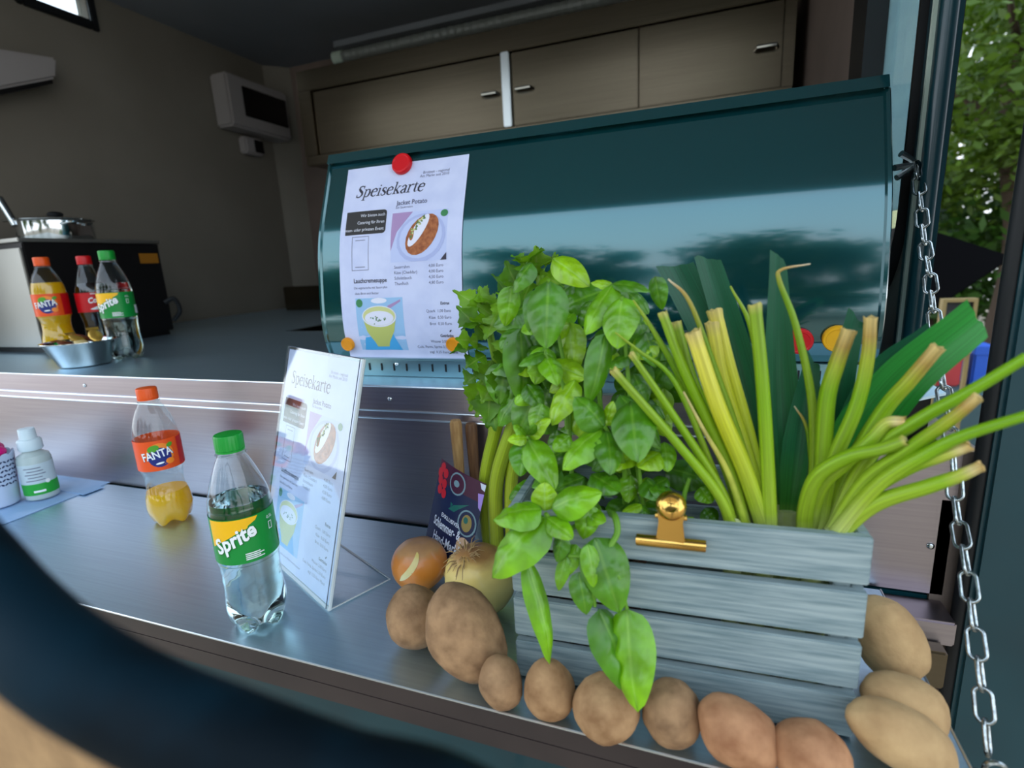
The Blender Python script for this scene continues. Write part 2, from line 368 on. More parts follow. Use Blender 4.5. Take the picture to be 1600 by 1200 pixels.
# right end wall with a rounded window and an open gap towards the serving side
def rr(y0, y1, z0, z1, r, n=8):
    P = []
    for cy, cz, a in ((y1 - r, z1 - r, 0), (y0 + r, z1 - r, 90), (y0 + r, z0 + r, 180), (y1 - r, z0 + r, 270)):
        for k in range(n + 1):
            t = math.radians(a + 90 * k / n); P.append((cy + r * math.cos(t), cz + r * math.sin(t)))
    return P
def ring(inner, outer, x0, x1):
    mb = MB(); n = len(inner)
    for x in (x0, x1):
        mb.v += [(x, a, b) for a, b in inner]; mb.v += [(x, a, b) for a, b in outer]
    for i in range(n):
        j = (i + 1) % n
        mb.f += [(i, j, n + j, n + i), (2 * n + j, 2 * n + i, 3 * n + i, 3 * n + j), (j, i, 2 * n + i, 2 * n + j), (n + i, n + j, 3 * n + j, 3 * n + i)]
    return mb
WY0, WY1, WZ0, WZ1 = .515, .80, .30, 1.25
win = rr(WY0, WY1, WZ0, WZ1, .14)
def boxpath(y0, y1, z0, z1, n=8):
    """points on a rectangle matching rr() so a wall can be cut around the window"""
    cs = [(y1, z1), (y0, z1), (y0, z0), (y1, z0)]; P = []
    for i, (a, b) in enumerate(cs):
        for k in range(n + 1): P.append((a, b))
    return P
wr = ring(win, boxpath(.50, 1.1, ZW, ZC), XR, XR + .03)
wr.box(XR, XR + .03, 1.1, YB + .05, -1.0, ZC); wr.box(XR, XR + .03, .30, 1.1, -1.0, ZW - .05)
struct(wr.build('wall_right', 'wall_end'))
w2 = struct(MB().prism(rr(WY0 - .005, WY1 + .005, WZ0 - .005, WZ1 + .005, .14), XR + .012, XR + .018, 'X').build('window_1', 'pane'))
ring(rr(WY0 + .004, WY1 - .004, WZ0 + .004, WZ1 - .004, .137), rr(WY0 - .004, WY1 + .10, WZ0 - .02, WZ1 + .06, .2), XR - .012, XR + .034).build('window_seal', 'rubber', w2, smooth=True)
M('sky_sheet_blue', lin(206, 228, 230), .7, transl=.8, var=(40, lin(200, 222, 226), .4, .6, 3))
MB().box(XR + .020, XR + .024, WY0 - .004, WY1 + .004, .447, WZ1).build('sky_sheet', 'sky_sheet_blue', w2)  # sheet added behind the pane, coloured as the pale sky outside
# jamb between window and open gap
jb = struct(MB().box(XR - .006, XR + .008, .432, .50, ZW, ZC).build('trim_2', 'teal_body'))
MB().box(XR - .010, XR - .003, .470, .476, ZW, ZC).build('seal_strip', 'seal_white', jb)
MB().tube([(XR - .004, .438, ZW), (XR - .004, .438, .7), (XR - .004, .438, ZC)], .010, 12).build('rubber_edge', 'teal_body', jb, smooth=True)
# outer skin right of the serving opening
wf = struct(MB().box(.276, 1.6, .270, .30, -1.05, 1.9).build('wall_front', 'teal_body', bevel=.004))
MB().tube([(.274, .284, -1.0), (.274, .284, .4), (.274, .284, 1.9)], .008, 12).build('rubber_edge', 'rubber', wf, smooth=True)
# body below the counter
struct(MB().box(-2.2, .268, .304, .345, -.62, -.005).build('wall_under_counter', 'teal_body'))
struct(MB().box(-3.2, .268, .296, .33, -1.15, -.60).build('tan_filler_front', 'tan_filler', bevel=.003))  # tan panel added where the shaded ground would show too dark
# raised service hatch overhead
ah = MB(); d0 = Vector((0, -.95, .31)).normalized(); n0 = Vector((0, .31, .95)).normalized()
ah.obox(Vector((-.55, .30, 1.44)) + d0 * .76, Vector((1, 0, 0)), d0, n0, 1.75, .76, .015)
hatch = ah.build('service_hatch', 'awning_inner', bevel=.004)
tag(hatch, 'raised grey service hatch tilted up above the serving opening', 'hatch')

# ------------------------------------------------------------------ counter, splash panel, worktop
ct = thing('serving_counter', (-.9, .15, 0), 'brushed steel fold-down counter carrying bottles, sign and vegetable crate', 'counter')
MB().box(-1.75, .20, .0, .294, -.003, 0).build('counter_top', 'steel_counter', ct, bevel=.0008); MB().box(-1.75, .20, .0005, .293, -.022, -.0031).build('counter_core', 'lip_reflect_brown', ct)
MB().box(-1.75, .20, .0, .012, -.042, -.0025 - .02).build('front_lip', 'lip_reflect_brown', ct)
MB().tube([(-1.75, -.0005, .0), (-.8, -.0005, .0), (.2, -.0005, .0)], .0011, 6).build('edge_trim', 'steel_bright', ct)
MB().tube([(.2005, 0, .0), (.2005, .15, .0), (.2005, .294, .0)], .001, 6).build('edge_trim', 'steel_bright', ct)
MB().box(-1.75, .20, .02, .29, -.05, -.0425).build('underside', 'black_metal', ct)
sp = thing('splash_panel', (-.9, .30, 0), 'upright brushed steel splash panel behind the fold-down counter', 'panel')
MB().box(-1.9, .262, .300, .304, 0, .178).build('panel_sheet', 'steel_panel', sp)
MB().box(-1.9, .262, .2975, .2998, .118, .178).build('folded_edge', 'steel_panel', sp)
for x, z in ((.245, .06), (.245, .14)): MB().ball((x, .2995, z), (.004, .0025, .004), 10, 6).build('rivet', 'chrome', sp, smooth=True)
MB().box(.20, .262, .255, .299, -.035, -.006).build('hinge_bracket', 'steel_panel', sp, bevel=.002)
MB().box(.215, .250, .235, .2545, -.075, -.030).build('hinge_bracket', 'steel_dark', sp, bevel=.002)
wt = thing('worktop', (-.9, .6, ZW), 'long stainless steel worktop behind the counter with stepped front edge', 'worktop')
MB().add([(-2.09, .296, ZW - .003), (.19, .296, ZW - .003), (.262, .36, ZW - .003), (.262, .95, ZW - .003), (-1.25, .95, ZW - .003), (-1.25, 2.03, ZW - .003), (-2.09, 2.03, ZW - .003),
          (-2.09, .296, ZW), (.19, .296, ZW), (.262, .36, ZW), (.262, .95, ZW), (-1.25, .95, ZW), (-1.25, 2.03, ZW), (-2.09, 2.03, ZW)],
         [(0, 1, 2, 3, 4, 5, 6), (13, 12, 11, 10, 9, 8, 7)] + [(i, i + 7, (i + 1) % 7 + 7, (i + 1) % 7) for i in range(7)]).build('top_sheet', 'steel_counter', wt)
MB().prism([(.2965, .2222), (.2955, .226), (.2915, .2255), (.2905, .192), (.2875, .190), (.2865, .178), (.2965, .176)], -2.09, .20, 'X').build('front_edge', 'steel_panel', wt)
MB().tube([(-2.09, .2925, .2265), (-.9, .2925, .2265), (.2, .2925, .2265)], .0017, 8).build('edge_bead', 'steel_bright', wt)
MB().tube([(-2.09, .2868, .1905), (-.9, .2868, .1905), (.2, .2868, .1905)], .0017, 8).build('edge_bead', 'steel_bright', wt)
MB().tube([(-2.09, .2862, .1785), (-.9, .2862, .1785), (.2, .2862, .1785)], .0017, 8).build('edge_bead', 'steel_bright', wt)
for px in (-1.135, -.445): MB().ball((px, .2903, .208), (.0035, .002, .0035), 10, 6).build('rivet', 'chrome', wt, smooth=True)
MB().box(-2.06, .245, .35, .93, -.94, ZW - .004).build('base_cabinet', 'black_metal', wt)

# ------------------------------------------------------------------ wall cabinet, ceiling light, electrics
cb = thing('wall_cabinet', (-.68, 1.55, .83), 'long brushed steel cabinet hung on the back wall above the oven', 'cabinet')
MB().box(-1.56, .215, 1.57, YB - .002, .83, 1.16).build('body', 'steel_dark', cb)
MB().box(-1.56, .215, 1.535, 1.5695, .825, .862).build('bottom_rail', 'steel_dark', cb, bevel=.003)
MB().box(-1.56, .215, 1.535, 1.5695, 1.10, 1.175).build('top_rail', 'steel_dark', cb, bevel=.003)
MB().box(-1.56, -1.50, 1.535, 1.5695, .863, 1.099).build('end_stile', 'steel_dark', cb)
MB().box(.185, .215, 1.535, 1.5695, .863, 1.099).build('end_stile', 'steel_dark', cb)
MB().box(-.692, -.662, 1.528, 1.5695, .863, 1.099).build('centre_stile', 'steel_bright', cb, bevel=.003)
for x0, x1, hx in ((-1.497, -.695, -.74), (-.659, -.232, -.615), (-.226, .182, .14)):
    dr = MB().box(x0, x1, 1.545, 1.5695, .866, 1.096).build('cabinet_door', 'steel_dark', cb, bevel=.002)
    MB().tube([(hx - .03, 1.544, .975), (hx - .025, 1.525, .977), (hx + .025, 1.525, .977), (hx + .03, 1.544, .975)], .006, 8).build('handle', 'chrome', dr, smooth=True)
lt = thing('strip_light', (-.8, 1.93, 1.39), 'ribbed clear tube light along the ceiling above the cabinet', 'light')
M('rope_tube', lin(150, 155, 150), .3, trans=.3, bump=(90, .2))
MB().lathe([(.022, -.85)] + [(.022 if i % 2 else .025, -.84 + 1.68 * i / 96) for i in range(97)] + [(.022, .85)], (0, 0, 0), 12).build('tmp', 'rope_tube')
to = bpy.data.objects['tmp']; to.name = 'ribbed_tube'; to.parent = lt; to.rotation_euler = (0, PI / 2, 0); to.location = (.03, 0, -.033)
MB().box(-1.62, .08, 1.89, 1.97, 1.385, 1.409).build('mounting_rail', 'ceiling_paint', lt)
MB().tube([(-1.65, 1.93, 1.357), (-1.60, 1.93, 1.357)], .027, 12).build('end_cap', 'seal_white', lt, smooth=True)
M('box_plastic', lin(150, 143, 140), .45, bump=(200, .03))
eb = thing('fuse_box', (-2.09, 1.8, 1.15), 'pale plastic fuse box with black window on the left wall', 'fuse box')
MB().box(-2.098, -2.0, 1.62, 1.99, 1.055, 1.275).build('housing', 'box_plastic', eb, bevel=.01)
M('black_gloss', lin(8, 8, 9), .12)
MB().box(-1.9995, -1.994, 1.70, 1.97, 1.11, 1.235).build('window_flap', 'black_gloss', eb, bevel=.003)
sk = thing('wall_socket', (-2.09, 1.78, 1.0), 'small grey socket box under the fuse box', 'socket')
MB().box(-2.098, -2.05, 1.73, 1.84, .965, 1.04).build('socket_body', 'box_plastic', sk, bevel=.008)
MB().box(-2.0495, -2.045, 1.78, 1.835, .975, 1.03).build('socket_lid', 'black_gloss', sk, bevel=.002)
vh = thing('wall_vent', (-2.09, .8, 1.05), 'dark boxy vent cover high on the left wall', 'vent')
MB().prism([(.60, .91), (.925, 1.055), (.94, 1.12), (.60, 1.07)], -2.098, -2.0, 'X').build('vent_housing', 'box_plastic', vh, bevel=.008)
MB().prism([(.60, .895), (.915, 1.038), (.915, 1.052), (.60, .909)], -2.098, -2.01, 'X').build('vent_lip', 'black_metal', vh)
sb = thing('storage_box', (-1.7, 1.75, ZW), 'dark open storage box in the back corner of the worktop', 'box')
MB().box(-1.95, -1.40, 1.72, 1.76, ZW + .001, .34).build('box_front', 'steel_dark', sb, bevel=.004)
MB().box(-1.95, -1.40, 1.76, 1.98, ZW + .001, .32).build('box_body', 'black_metal', sb, bevel=.004)
# ------------------------------------------------------------------ oven with curved lid
OX0, OX1 = -.61, .19
PROF = [(.480, .588), (.445, .586), (.4385, .576), (.4195, .530), (.4040, .493), (.3935, .466), (.3862, .442), (.3800, .412), (.3745, .372), (.3705, .330), (.3715, .290), (.3805, .256)]
PC = spline([(0, a, b) for a, b in PROF[2:]], 8)
ARC = [0.0]
for i in range(1, len(PC)): ARC.append(ARC[-1] + (PC[i] - PC[i - 1]).length)
def lid_at(s):
    s = max(0, min(ARC[-1] - 1e-6, s))
    for i in range(len(ARC) - 1):
        if ARC[i + 1] >= s:
            t = (s - ARC[i]) / (ARC[i + 1] - ARC[i]); p = PC[i].lerp(PC[i + 1], t); d = (PC[i + 1] - PC[i]).normalized()
            return p, Vector((0, d.z, -d.y)).normalized()
ov = thing('potato_oven', (-.21, .5, ZW), 'dark petrol-green oven with rounded glossy lid standing on the worktop', 'oven')
prof = [(p.y, p.z) for p in PC]
shell = prof[::-1] + [(.445, .586), (.480, .588), (.80, .588), (.80, .256)]
lidm = MB(); n = len(shell)
NX = 2
lidm.prism(shell, OX0, OX1, 'X')
lid = lidm.build('lid', 'teal_lid', ov, smooth=True)
MB().prism([(.430, .5765), (.4375, .592), (.460, .5935), (.460, .5885), (.4445, .5872), (.4392, .5770)], OX0 - .004, OX1 + .004, 'X').build('top_rim', 'teal_lid', ov, smooth=True)
for sx in (OX0 - .005, OX1 + .001):
    e = MB(); pts = [Vector((sx + .002, a, b)) for a, b in prof]; e.tube(pts, .004, 6); e.build('edge_rim', 'teal_lid', ov, smooth=True)
M('strip_steel', lin(140, 175, 180), .3, 1.0, bump=(200, .03))
bs = MB().box(OX0 + .01, OX1 - .01, .366, .80, ZW + .0005, .2548).build('base', 'strip_steel', ov, bevel=.002)
sl_me = MB().box(-.0012, .0012, -.0008, .0008, -.006, .006).mesh('slot', Vector((0, 0, 0)), False)
dt_me = MB().ball((0, 0, 0), (.0018, .0012, .0018), 8, 5).mesh('slot_end', Vector((0, 0, 0)), True)
for i in range(32):
    x = OX0 + .035 + i * .0236
    put('slot', sl_me, 'black_metal', ov, Matrix.Translation(Vector((x, .3655, .241)) - origin(ov)))
for x in (-.475, .02): put('screw', MB().ball((0, 0, 0), (.0035, .002, .0035), 8, 5).mesh('screw', Vector((0, 0, 0)), True), 'chrome', ov, Matrix.Translation(Vector((x, .3648, .246)) - origin(ov)))
def magnet(name, x, s, r, mat, label):
    p, nr = lid_at(s); p = Vector((x, p.y, p.z)); t = thing(name, p, label, 'magnet', 'magnets on the oven lid')
    prof_ = [(r * .96, .0008), (r, .002), (r, .0065), (r * .93, .0085), (r * .78, .0088), (r * .74, .0082)]
    mb = MB().lathe(prof_, (0, 0, 0), 28)
    q = Vector((0, 0, 1)).rotation_difference(nr)
    mb.v = [tuple(q @ Vector(v) + p) for v in mb.v]
    mb.build('magnet_cap', mat, t, smooth=True)
    mb2 = MB().lathe([(r * .7, -.0005), (r * .7, .0012)], (0, 0, 0), 20); mb2.v = [tuple(q @ Vector(v) + p) for v in mb2.v]; mb2.build('magnet_core', 'black_metal', t)
M('mag_red', lin(205, 8, 22), .35); M('mag_orange', lin(235, 150, 10), .35); M('mag_yellow', lin(240, 175, 20), .35)
magnet('round_magnet', -.4675, .018, .0175, 'mag_red', 'large red round magnet holding the menu sheet at its top edge')
magnet('round_magnet', -.569, ARC[-1] - .024, .0115, 'mag_orange', 'orange round magnet at the lower left corner of the menu sheet')
magnet('round_magnet', -.372, ARC[-1] - .024, .0115, 'mag_orange', 'orange round magnet at the lower right corner of menu sheet, half behind celery')
magnet('round_magnet', .1075, ARC[-1] - .030, .0165, 'mag_red', 'red round magnet on the oven lid half hidden behind leek leaf')
magnet('round_magnet', .149, ARC[-1] - .033, .0165, 'mag_yellow', 'yellow round magnet on the oven lid right of the red one')

# ------------------------------------------------------------------ printed menu
M('paper', lin(206, 212, 240), .75, var=(25, lin(196, 203, 234), .4, .65, 4), bump=(60, .08))
M('ink', lin(52, 50, 66), .7); M('ink_soft', lin(96, 98, 124), .7); M('ink_box', lin(48, 46, 46), .7); M('ink_white', lin(226, 228, 240), .7)
M('pr_lilac', lin(168, 138, 182), .7); M('pr_plate', lin(190, 200, 236), .7); M('pr_plate2', lin(172, 182, 224), .7); M('pr_skin', lin(176, 106, 62), .7, var=(160, lin(140, 76, 40), .35, .65, 3))
M('pr_cream', lin(226, 226, 240), .7); M('pr_herb', lin(96, 122, 66), .7); M('pr_dark', lin(58, 52, 66), .7); M('pr_sky', lin(150, 190, 226), .7); M('pr_blue', lin(70, 165, 220), .7)
M('pr_bowl', lin(186, 192, 104), .7); M('pr_bowl2', lin(206, 208, 140), .7); M('pr_green', lin(60, 130, 80), .7)
PN = dict(ink='lettering', ink_soft='lettering', ink_white='lettering', ink_box='text_box', pr_lilac='photo_cloth', pr_plate='photo_plate', pr_plate2='photo_plate_shade', pr_skin='photo_potato', pr_cream='photo_cream',
          pr_herb='photo_herbs', pr_dark='photo_shadow', pr_sky='photo_background', pr_blue='photo_napkin', pr_bowl='photo_bowl', pr_bowl2='photo_bowl_inside', pr_green='photo_herbs')
rs = random.Random(3)
def menu(shear):
    """A4 page, origin top left, x right, y negative downwards, metres"""
    P = Print(); W, H = .21, .297
    X = lambda a: a * W
    Y = lambda b: -b * H
    P.text('ink', 'Speisekarte', X(.10), Y(.160), .0245, width=X(.57), shear=shear, bold='serif')
    P.text('ink_soft', 'Brotzeit - regional', X(.86), Y(.072), .006, 'R'); P.text('ink_soft', 'Am Markt seit 2010', X(.86), Y(.09), .006, 'R')
    P.text('ink_soft', 'Jacket Potato', X(.46), Y(.222), .0098, bold=.02, width=X(.25)); P.text('ink_soft', 'mit Sauerrahm', X(.46), Y(.24), .005)
    P.rect('ink_box', X(.045), Y(.355), X(.36), Y(.235)); P.ell('ink_box', X(.36), Y(.253), X(.03), H * .018, rings=1); P.ell('ink_box', X(.36), Y(.337), X(.03), H * .018, rings=1); P.rect('ink_box', X(.36), Y(.337), X(.39), Y(.253), 1, 1, 3)
    for t, b in (('Wir bieten auch', .267), ('Catering für Ihren', .303), ('Firmen- oder privaten Event', .338)): P.text('ink_white', t, X(.375), Y(b), .0066, 'R', lay=3)
    P.frame('ink_soft', X(.11), Y(.53), X(.255), Y(.365), .0008); P.rect('ink_soft', X(.14), Y(.385), X(.225), Y(.382)); P.rect('ink_soft', X(.14), Y(.515), X(.225), Y(.512))
    # baked potato picture
    x0, x1, y0, y1 = X(.44), X(.885), Y(.50), Y(.262); cl = (x0, y0, x1, y1)
    P.rect('pr_plate', x0, y0, x1, y1); P.poly('pr_lilac', [(x0, y1), (x0 + .035, y1), (x0 + .010, y1 - .028), (x0, y1 - .055)], 2)
    P.ell('pr_plate2', (x0 + x1) / 2 + .004, (y0 + y1) / 2 - .003, .041, .034, 3, .3, clip=cl); P.ell('pr_plate', (x0 + x1) / 2 + .004, (y0 + y1) / 2 - .002, .036, .029, 4, .3)
    P.poly('pr_dark', [(x1, y0), (x1 - .010, y0), (x1, y0 + .010)], 5); P.ell('pr_green', x1 - .006, y1 - .006, .006, .005, 5, clip=cl)
    cx, cy = (x0 + x1) / 2 + .006, (y0 + y1) / 2 + .0015
    P.ell('pr_skin', cx, cy, .033, .0215, 6, .85); P.ell('pr_cream', cx - .006, cy + .006, .027, .0085, 7, .95); P.ell('pr_skin', cx - .017, cy + .002, .010, .004, 8, 1.5)
    for k in range(26):
        a = rs.uniform(-1, 1); P.ell('pr_herb' if k % 3 else 'pr_bowl2', cx - .009 + a * .012 + rs.uniform(-.003, .003), cy + .011 + a * .015 + rs.uniform(-.003, .003), .0022, .0013, 9, rs.uniform(0, 3), 7, 1)
    for k, (t, q) in enumerate((('Sauerrahm', '4,00 Euro'), ('Käse (Cheddar)', '4,00 Euro'), ('Schnittlauch', '4,50 Euro'), ('Thunfisch', '4,80 Euro'))):
        P.text('ink_soft', t, X(.47), Y(.53 + .026 * k), .0062); P.text('ink_soft', q, X(.745), Y(.53 + .026 * k), .0062)
    P.text('ink', 'Lauchcremesuppe', X(.125), Y(.59), .0090, bold=.02, width=X(.28)); P.text('ink_soft', 'Die vegetarische mit Sauerrahm', X(.125), Y(.62), .0050, width=X(.28)); P.text('ink_soft', 'dazu Brot und Butter', X(.13), Y(.647), .0050)
    # soup picture
    x0, x1, y0, y1 = X(.13), X(.53), Y(.925), Y(.665); cl = (x0, y0, x1, y1)
    P.rect('pr_sky', x0, y0, x1, y1); P.poly('pr_blue', [(x0 + .006, y0), (x1 - .010, y0), (x1 - .022, y0 + .026), (x0 + .012, y0 + .020)], 2); P.ell('pr_green', x0 + .007, y1 - .007, .006, .006, 2, clip=cl); P.poly('pr_lilac', [(x1 - .028, y1 - .012), (x1 - .004, y1 - .003), (x1 - .004, y1 - .006), (x1 - .024, y1 - .016)], 2)
    P.ell('pr_cream', (x0 + x1) / 2, y1 - .004, .014, .004, 2, clip=cl)
    cx = (x0 + x1) / 2 - .001; cy = (y0 + y1) / 2
    P.poly('pr_bowl', [(cx - .030, cy + .012), (cx - .024, cy - .010), (cx - .013, cy - .026), (cx - .010, cy - .033), (cx + .010, cy - .033), (cx + .013, cy - .026), (cx + .024, cy - .010), (cx + .030, cy + .012)], 3)
    P.ell('pr_cream', cx, cy + .012, .0305, .0155, 4, n=28); P.ell('pr_bowl2', cx, cy + .0125, .0285, .0138, 5, n=28); P.ell('pr_cream', cx, cy + .0095, .0255, .0105, 6, n=28)
    for k in range(22): P.ell('pr_green' if k % 2 else 'pr_herb', cx + rs.gauss(0, .008), cy + .008 + rs.gauss(0, .003), .0014, .0008, 7, rs.uniform(0, 3), 6, 1)
    P.text('ink', 'Extras', X(.90), Y(.705), .0058, 'R', bold=.02)
    for k, t in enumerate(('Quark  1,00 Euro', 'Käse  0,50 Euro', 'Brot  0,50 Euro')): P.text('ink_soft', t, X(.91), Y(.74 + .03 * k), .0058, 'R')
    P.ell('ink', X(.895), Y(.828), .0022, .0010, 2, .8); P.text('ink', 'Getränke', X(.915), Y(.857), .0058, 'R', bold=.02)
    for k, t in enumerate(('Wasser 2,00 Euro', 'Cola, Fanta, Sprite 2,50 Euro', 'zzgl. 0,25 Euro Pfand')): P.text('ink_soft', t, X(.92), Y(.885 + .028 * k), .0056, 'R')
    P.text('ink_soft', 'Alle Preise inklusive Mehrwertsteuer', X(.14), Y(.962), .0050, width=X(.45))
    return P
# menu sheet on the lid
MX0, MS0 = -.5735, .014
MH = ARC[-1] - MS0 + .012
def lidmap(x, y, off):
    s = MS0 + (-y) * (MH / .297); xx = MX0 + x * 1.06
    if s > ARC[-1]:
        p = PC[-1]; d = (PC[-1] - PC[-2]).normalized(); q = Vector((0, -.6, -.8)); p = p + q * (s - ARC[-1]); nr = Vector((0, -.95, .3))
    else: p, nr = lid_at(s)
    w = .0009 + .0012 * math.sin(x * 40) ** 2 * (.3 + abs(y) * 2)
    return Vector((xx, p.y, p.z)) + nr * (w + off)
ms = MB(); nx, ny = 24, 36
ms.v = [tuple(lidmap(.21 * i / nx, -.297 * j / ny, 0)) for j in range(ny + 1) for i in range(nx + 1)]
ms.f = [(j * (nx + 1) + i, (j + 1) * (nx + 1) + i, (j + 1) * (nx + 1) + i + 1, j * (nx + 1) + i + 1) for j in range(ny) for i in range(nx)]
mt = thing('menu_sheet', (-.46, .4, .4), 'printed white paper menu held on the oven lid by magnets', 'menu')
sh = ms.build('sheet', 'paper', mt, smooth=True)
menu(.25).build(lidmap, sh, .00015, PN)
# acrylic menu stand on the counter
AR = Vector((-.418, .078, .0015)); ad = Vector((-.904, .428, 0)).normalized(); an_ = Vector((.428, .904, 0)).normalized(); atop = (an_ * .083 + Vector((0, 0, .292))).normalized(); anr = ad.cross(atop).normalized()
if anr.y > 0: anr = -anr
AW, AH = .216, .305
st = thing('menu_stand', AR, 'clear acrylic stand on the counter holding a second printed menu', 'menu stand')
MB().obox(AR + ad * AW / 2 + atop * AH / 2 + anr * .002, ad, atop, anr, AW / 2, AH / 2, .001).build('front_pane', 'acrylic', st)
MB().obox(AR + ad * AW / 2 + atop * AH / 2 - anr * .002, ad, atop, anr, AW / 2, AH / 2, .001).build('back_pane', 'acrylic', st)
MB().obox(AR + ad * AW / 2 + an_ * .042, ad, an_, Vector((0, 0, 1)), AW / 2, .042, .0012).build('base_plate', 'acrylic', st)
M('acrylic_edge', lin(200, 205, 205), .2); M('acrylic_dark', lin(70, 80, 96), .3)
def edge(a, b, mat, w=.0012): MB().tube([a, (a + b) / 2, b], w, 6).build('polished_edge', mat, st)
p00 = AR + anr * .0; p01 = AR + atop * AH; p10 = AR + ad * AW; p11 = AR + ad * AW + atop * AH
edge(p00, p01, 'acrylic_edge', .0024); edge(p00 + anr * .003 + ad * .004, p01 + anr * .003 + ad * .004, 'acrylic_dark', .0006); edge(p10, p11, 'acrylic_dark', .001); edge(p01, p11, 'acrylic_dark', .0008); edge(p00, p10, 'acrylic_edge', .0024)
edge(AR + an_ * .084, AR + an_ * .002, 'acrylic_edge', .0011); edge(AR + an_ * .084, AR + an_ * .084 + ad * AW, 'acrylic_edge', .0010)
def standmap(x, y, off):
    y2 = y + .297 + .004; bulge = .0
    return AR + ad * (AW - .003 - x) + atop * y2 + anr * (.0004 + off)
sm = MB().add([standmap(0, 0, 0), standmap(0, -.297, 0), standmap(.21, -.297, 0), standmap(.21, 0, 0)], [(0, 1, 2, 3)]).build('menu_paper', 'paper', st)
menu(0).build(standmap, sm, .00008, PN)

# ------------------------------------------------------------------ soft drink bottles
M('cap_orange', lin(232, 86, 18), .38); M('cap_green', lin(20, 150, 50), .38); M('cap_red', lin(205, 16, 24), .38)
M('orange_soda', lin(255, 208, 22), .2, transl=.45); M('cola', lin(24, 6, 4), .1)
m_ = M('lemon_soda', lin(225, 240, 235), .0, trans=1.0, ior=1.33)
M('lab_orange', lin(238, 84, 22), .4); M('lab_orange2', lin(248, 140, 40), .4); M('lab_blue', lin(24, 40, 120), .4); M('lab_white', lin(240, 244, 246), .4); M('lab_leaf', lin(84, 160, 40), .4); M('lab_green', lin(10, 140, 56), .4); M('lab_green2', lin(6, 105, 40), .4); M('lab_yellow', lin(250, 190, 20), .4); M('lab_red', lin(200, 14, 26), .4)
LN = dict(lab_white='lettering', lab_blue='logo_disc', lab_leaf='logo_leaf', lab_orange2='logo_fruit', lab_yellow='logo_band', lab_green2='label_shade', lab_red='label_panel')
PROFS = {
 'wave': [(.0, .006), (.018, .003), (.026, .001), (.030, .006), (.0335, .018), (.0340, .034), (.0325, .050), (.0285, .064), (.0268, .074), (.0278, .084), (.0308, .094), (.0325, .100), (.0327, .125), (.0325, .150), (.0318, .160), (.0285, .176), (.0225, .193), (.0155, .206), (.0128, .212), (.0125, .217)],
 'plain': [(.0, .006), (.018, .003), (.026, .001), (.0305, .006), (.0330, .016), (.0332, .030), (.0318, .046), (.0312, .060), (.0316, .078), (.0326, .088), (.0328, .092), (.0328, .145), (.0324, .152), (.0298, .167), (.0240, .185), (.0175, .201), (.0135, .209), (.0125, .213), (.0125, .217)],
 'contour': [(.0, .006), (.018, .003), (.025, .001), (.0295, .006), (.0318, .016), (.0315, .030), (.0290, .048), (.0278, .062), (.0285, .078), (.0308, .092), (.0322, .102), (.0325, .125), (.0322, .145), (.0300, .158), (.0258, .170), (.0215, .185), (.0175, .198), (.0140, .208), (.0125, .213), (.0125, .217)],
}
def dense(prof, z1=None, inset=0):
    pts = spline([(r, 0, z) for r, z in prof], 4); out = [(max(p.x - inset, .0005), p.z) for p in pts]
    if z1 is not None:
        out = [q for q in out if q[1] < z1]; i = min(range(len(pts)), key=lambda k: abs(pts[k].z - z1)); out += [(max(pts[i].x - inset, .0005), z1)]
    return out
def bottle(loc, sc, face, kind, cap, liq, level, lab, label, lz, group='soft drink bottles', dimple=0):
    t = thing('soda_bottle', loc, label, 'bottle', group); prof = PROFS[kind]; L = Vector(loc)
    def fn(r, z, a):
        if z < .03 and r > .012:
            k = (1 - z / .03) * (.5 - .5 * math.cos(5 * a)); return r * (1 - .10 * k), z + .008 * k
        if dimple and .034 < z < .088: r = r + .0007 * math.sin(z * 900) * math.sin(a * 9 + (1.5 if int(z * 143) % 2 else 0)) * math.sin((z - .034) / .054 * PI)
        if kind == 'wave' and .05 < z < .095: r = r + .0012 * math.sin(a * 4 + z * 130) * math.sin((z - .05) / .045 * PI)
        return r, z
    def S(mb): mb.v = [tuple(L + (Vector(v)) * sc) for v in mb.v]; return mb
    S(MB().lathe(dense(prof), n=60, fn=fn, cap=False)).build('bottle_wall', 'pet', t, smooth='all')
    if liq: S(MB().lathe(dense(prof, level, .0009), n=60, fn=lambda r, z, a: fn(r, z, a) if z < level - .001 else (r, z))).build('drink', liq, t, smooth=True)
    cp = [(.0148, .2128), (.0148, .2148), (.0142, .2152), (.0146, .2155), (.0146, .2300), (.0140, .2318), (.0128, .2322), (.0005, .2322)]
    cpo = []
    for (a, b), (c, d) in zip(cp, cp[1:]): cpo += [(a, b)]
    cpo.append(cp[-1])
    S(MB().lathe(cpo, n=96, fn=lambda r, z, a: (r + (.00035 if math.sin(a * 48) > 0 else 0) * (1 if .2153 < z < .231 else 0), z), cap=False)).build('screw_cap', cap, t, smooth=True)
    S(MB().lathe([(.0128, .2085), (.0162, .2092), (.0162, .2105), (.0128, .2112)], n=32, cap=False)).build('neck_ring', 'pet', t, smooth=True)
    base, Pf = lab; z0, z1 = lz; R = .0333
    lb = S(MB().lathe([(R, z0), (R, (z0 + z1) / 2), (R, z1)], n=64, cap=False)).build('label', base, t, smooth=True)
    zc = (z0 + z1) / 2
    def mp(x, y, off):
        a = face + x / R; r = R + .0003 + off; return L + Vector((r * math.cos(a), r * math.sin(a), zc + y)) * sc
    Pf().build(mp, lb, .0001, LN)
    return t
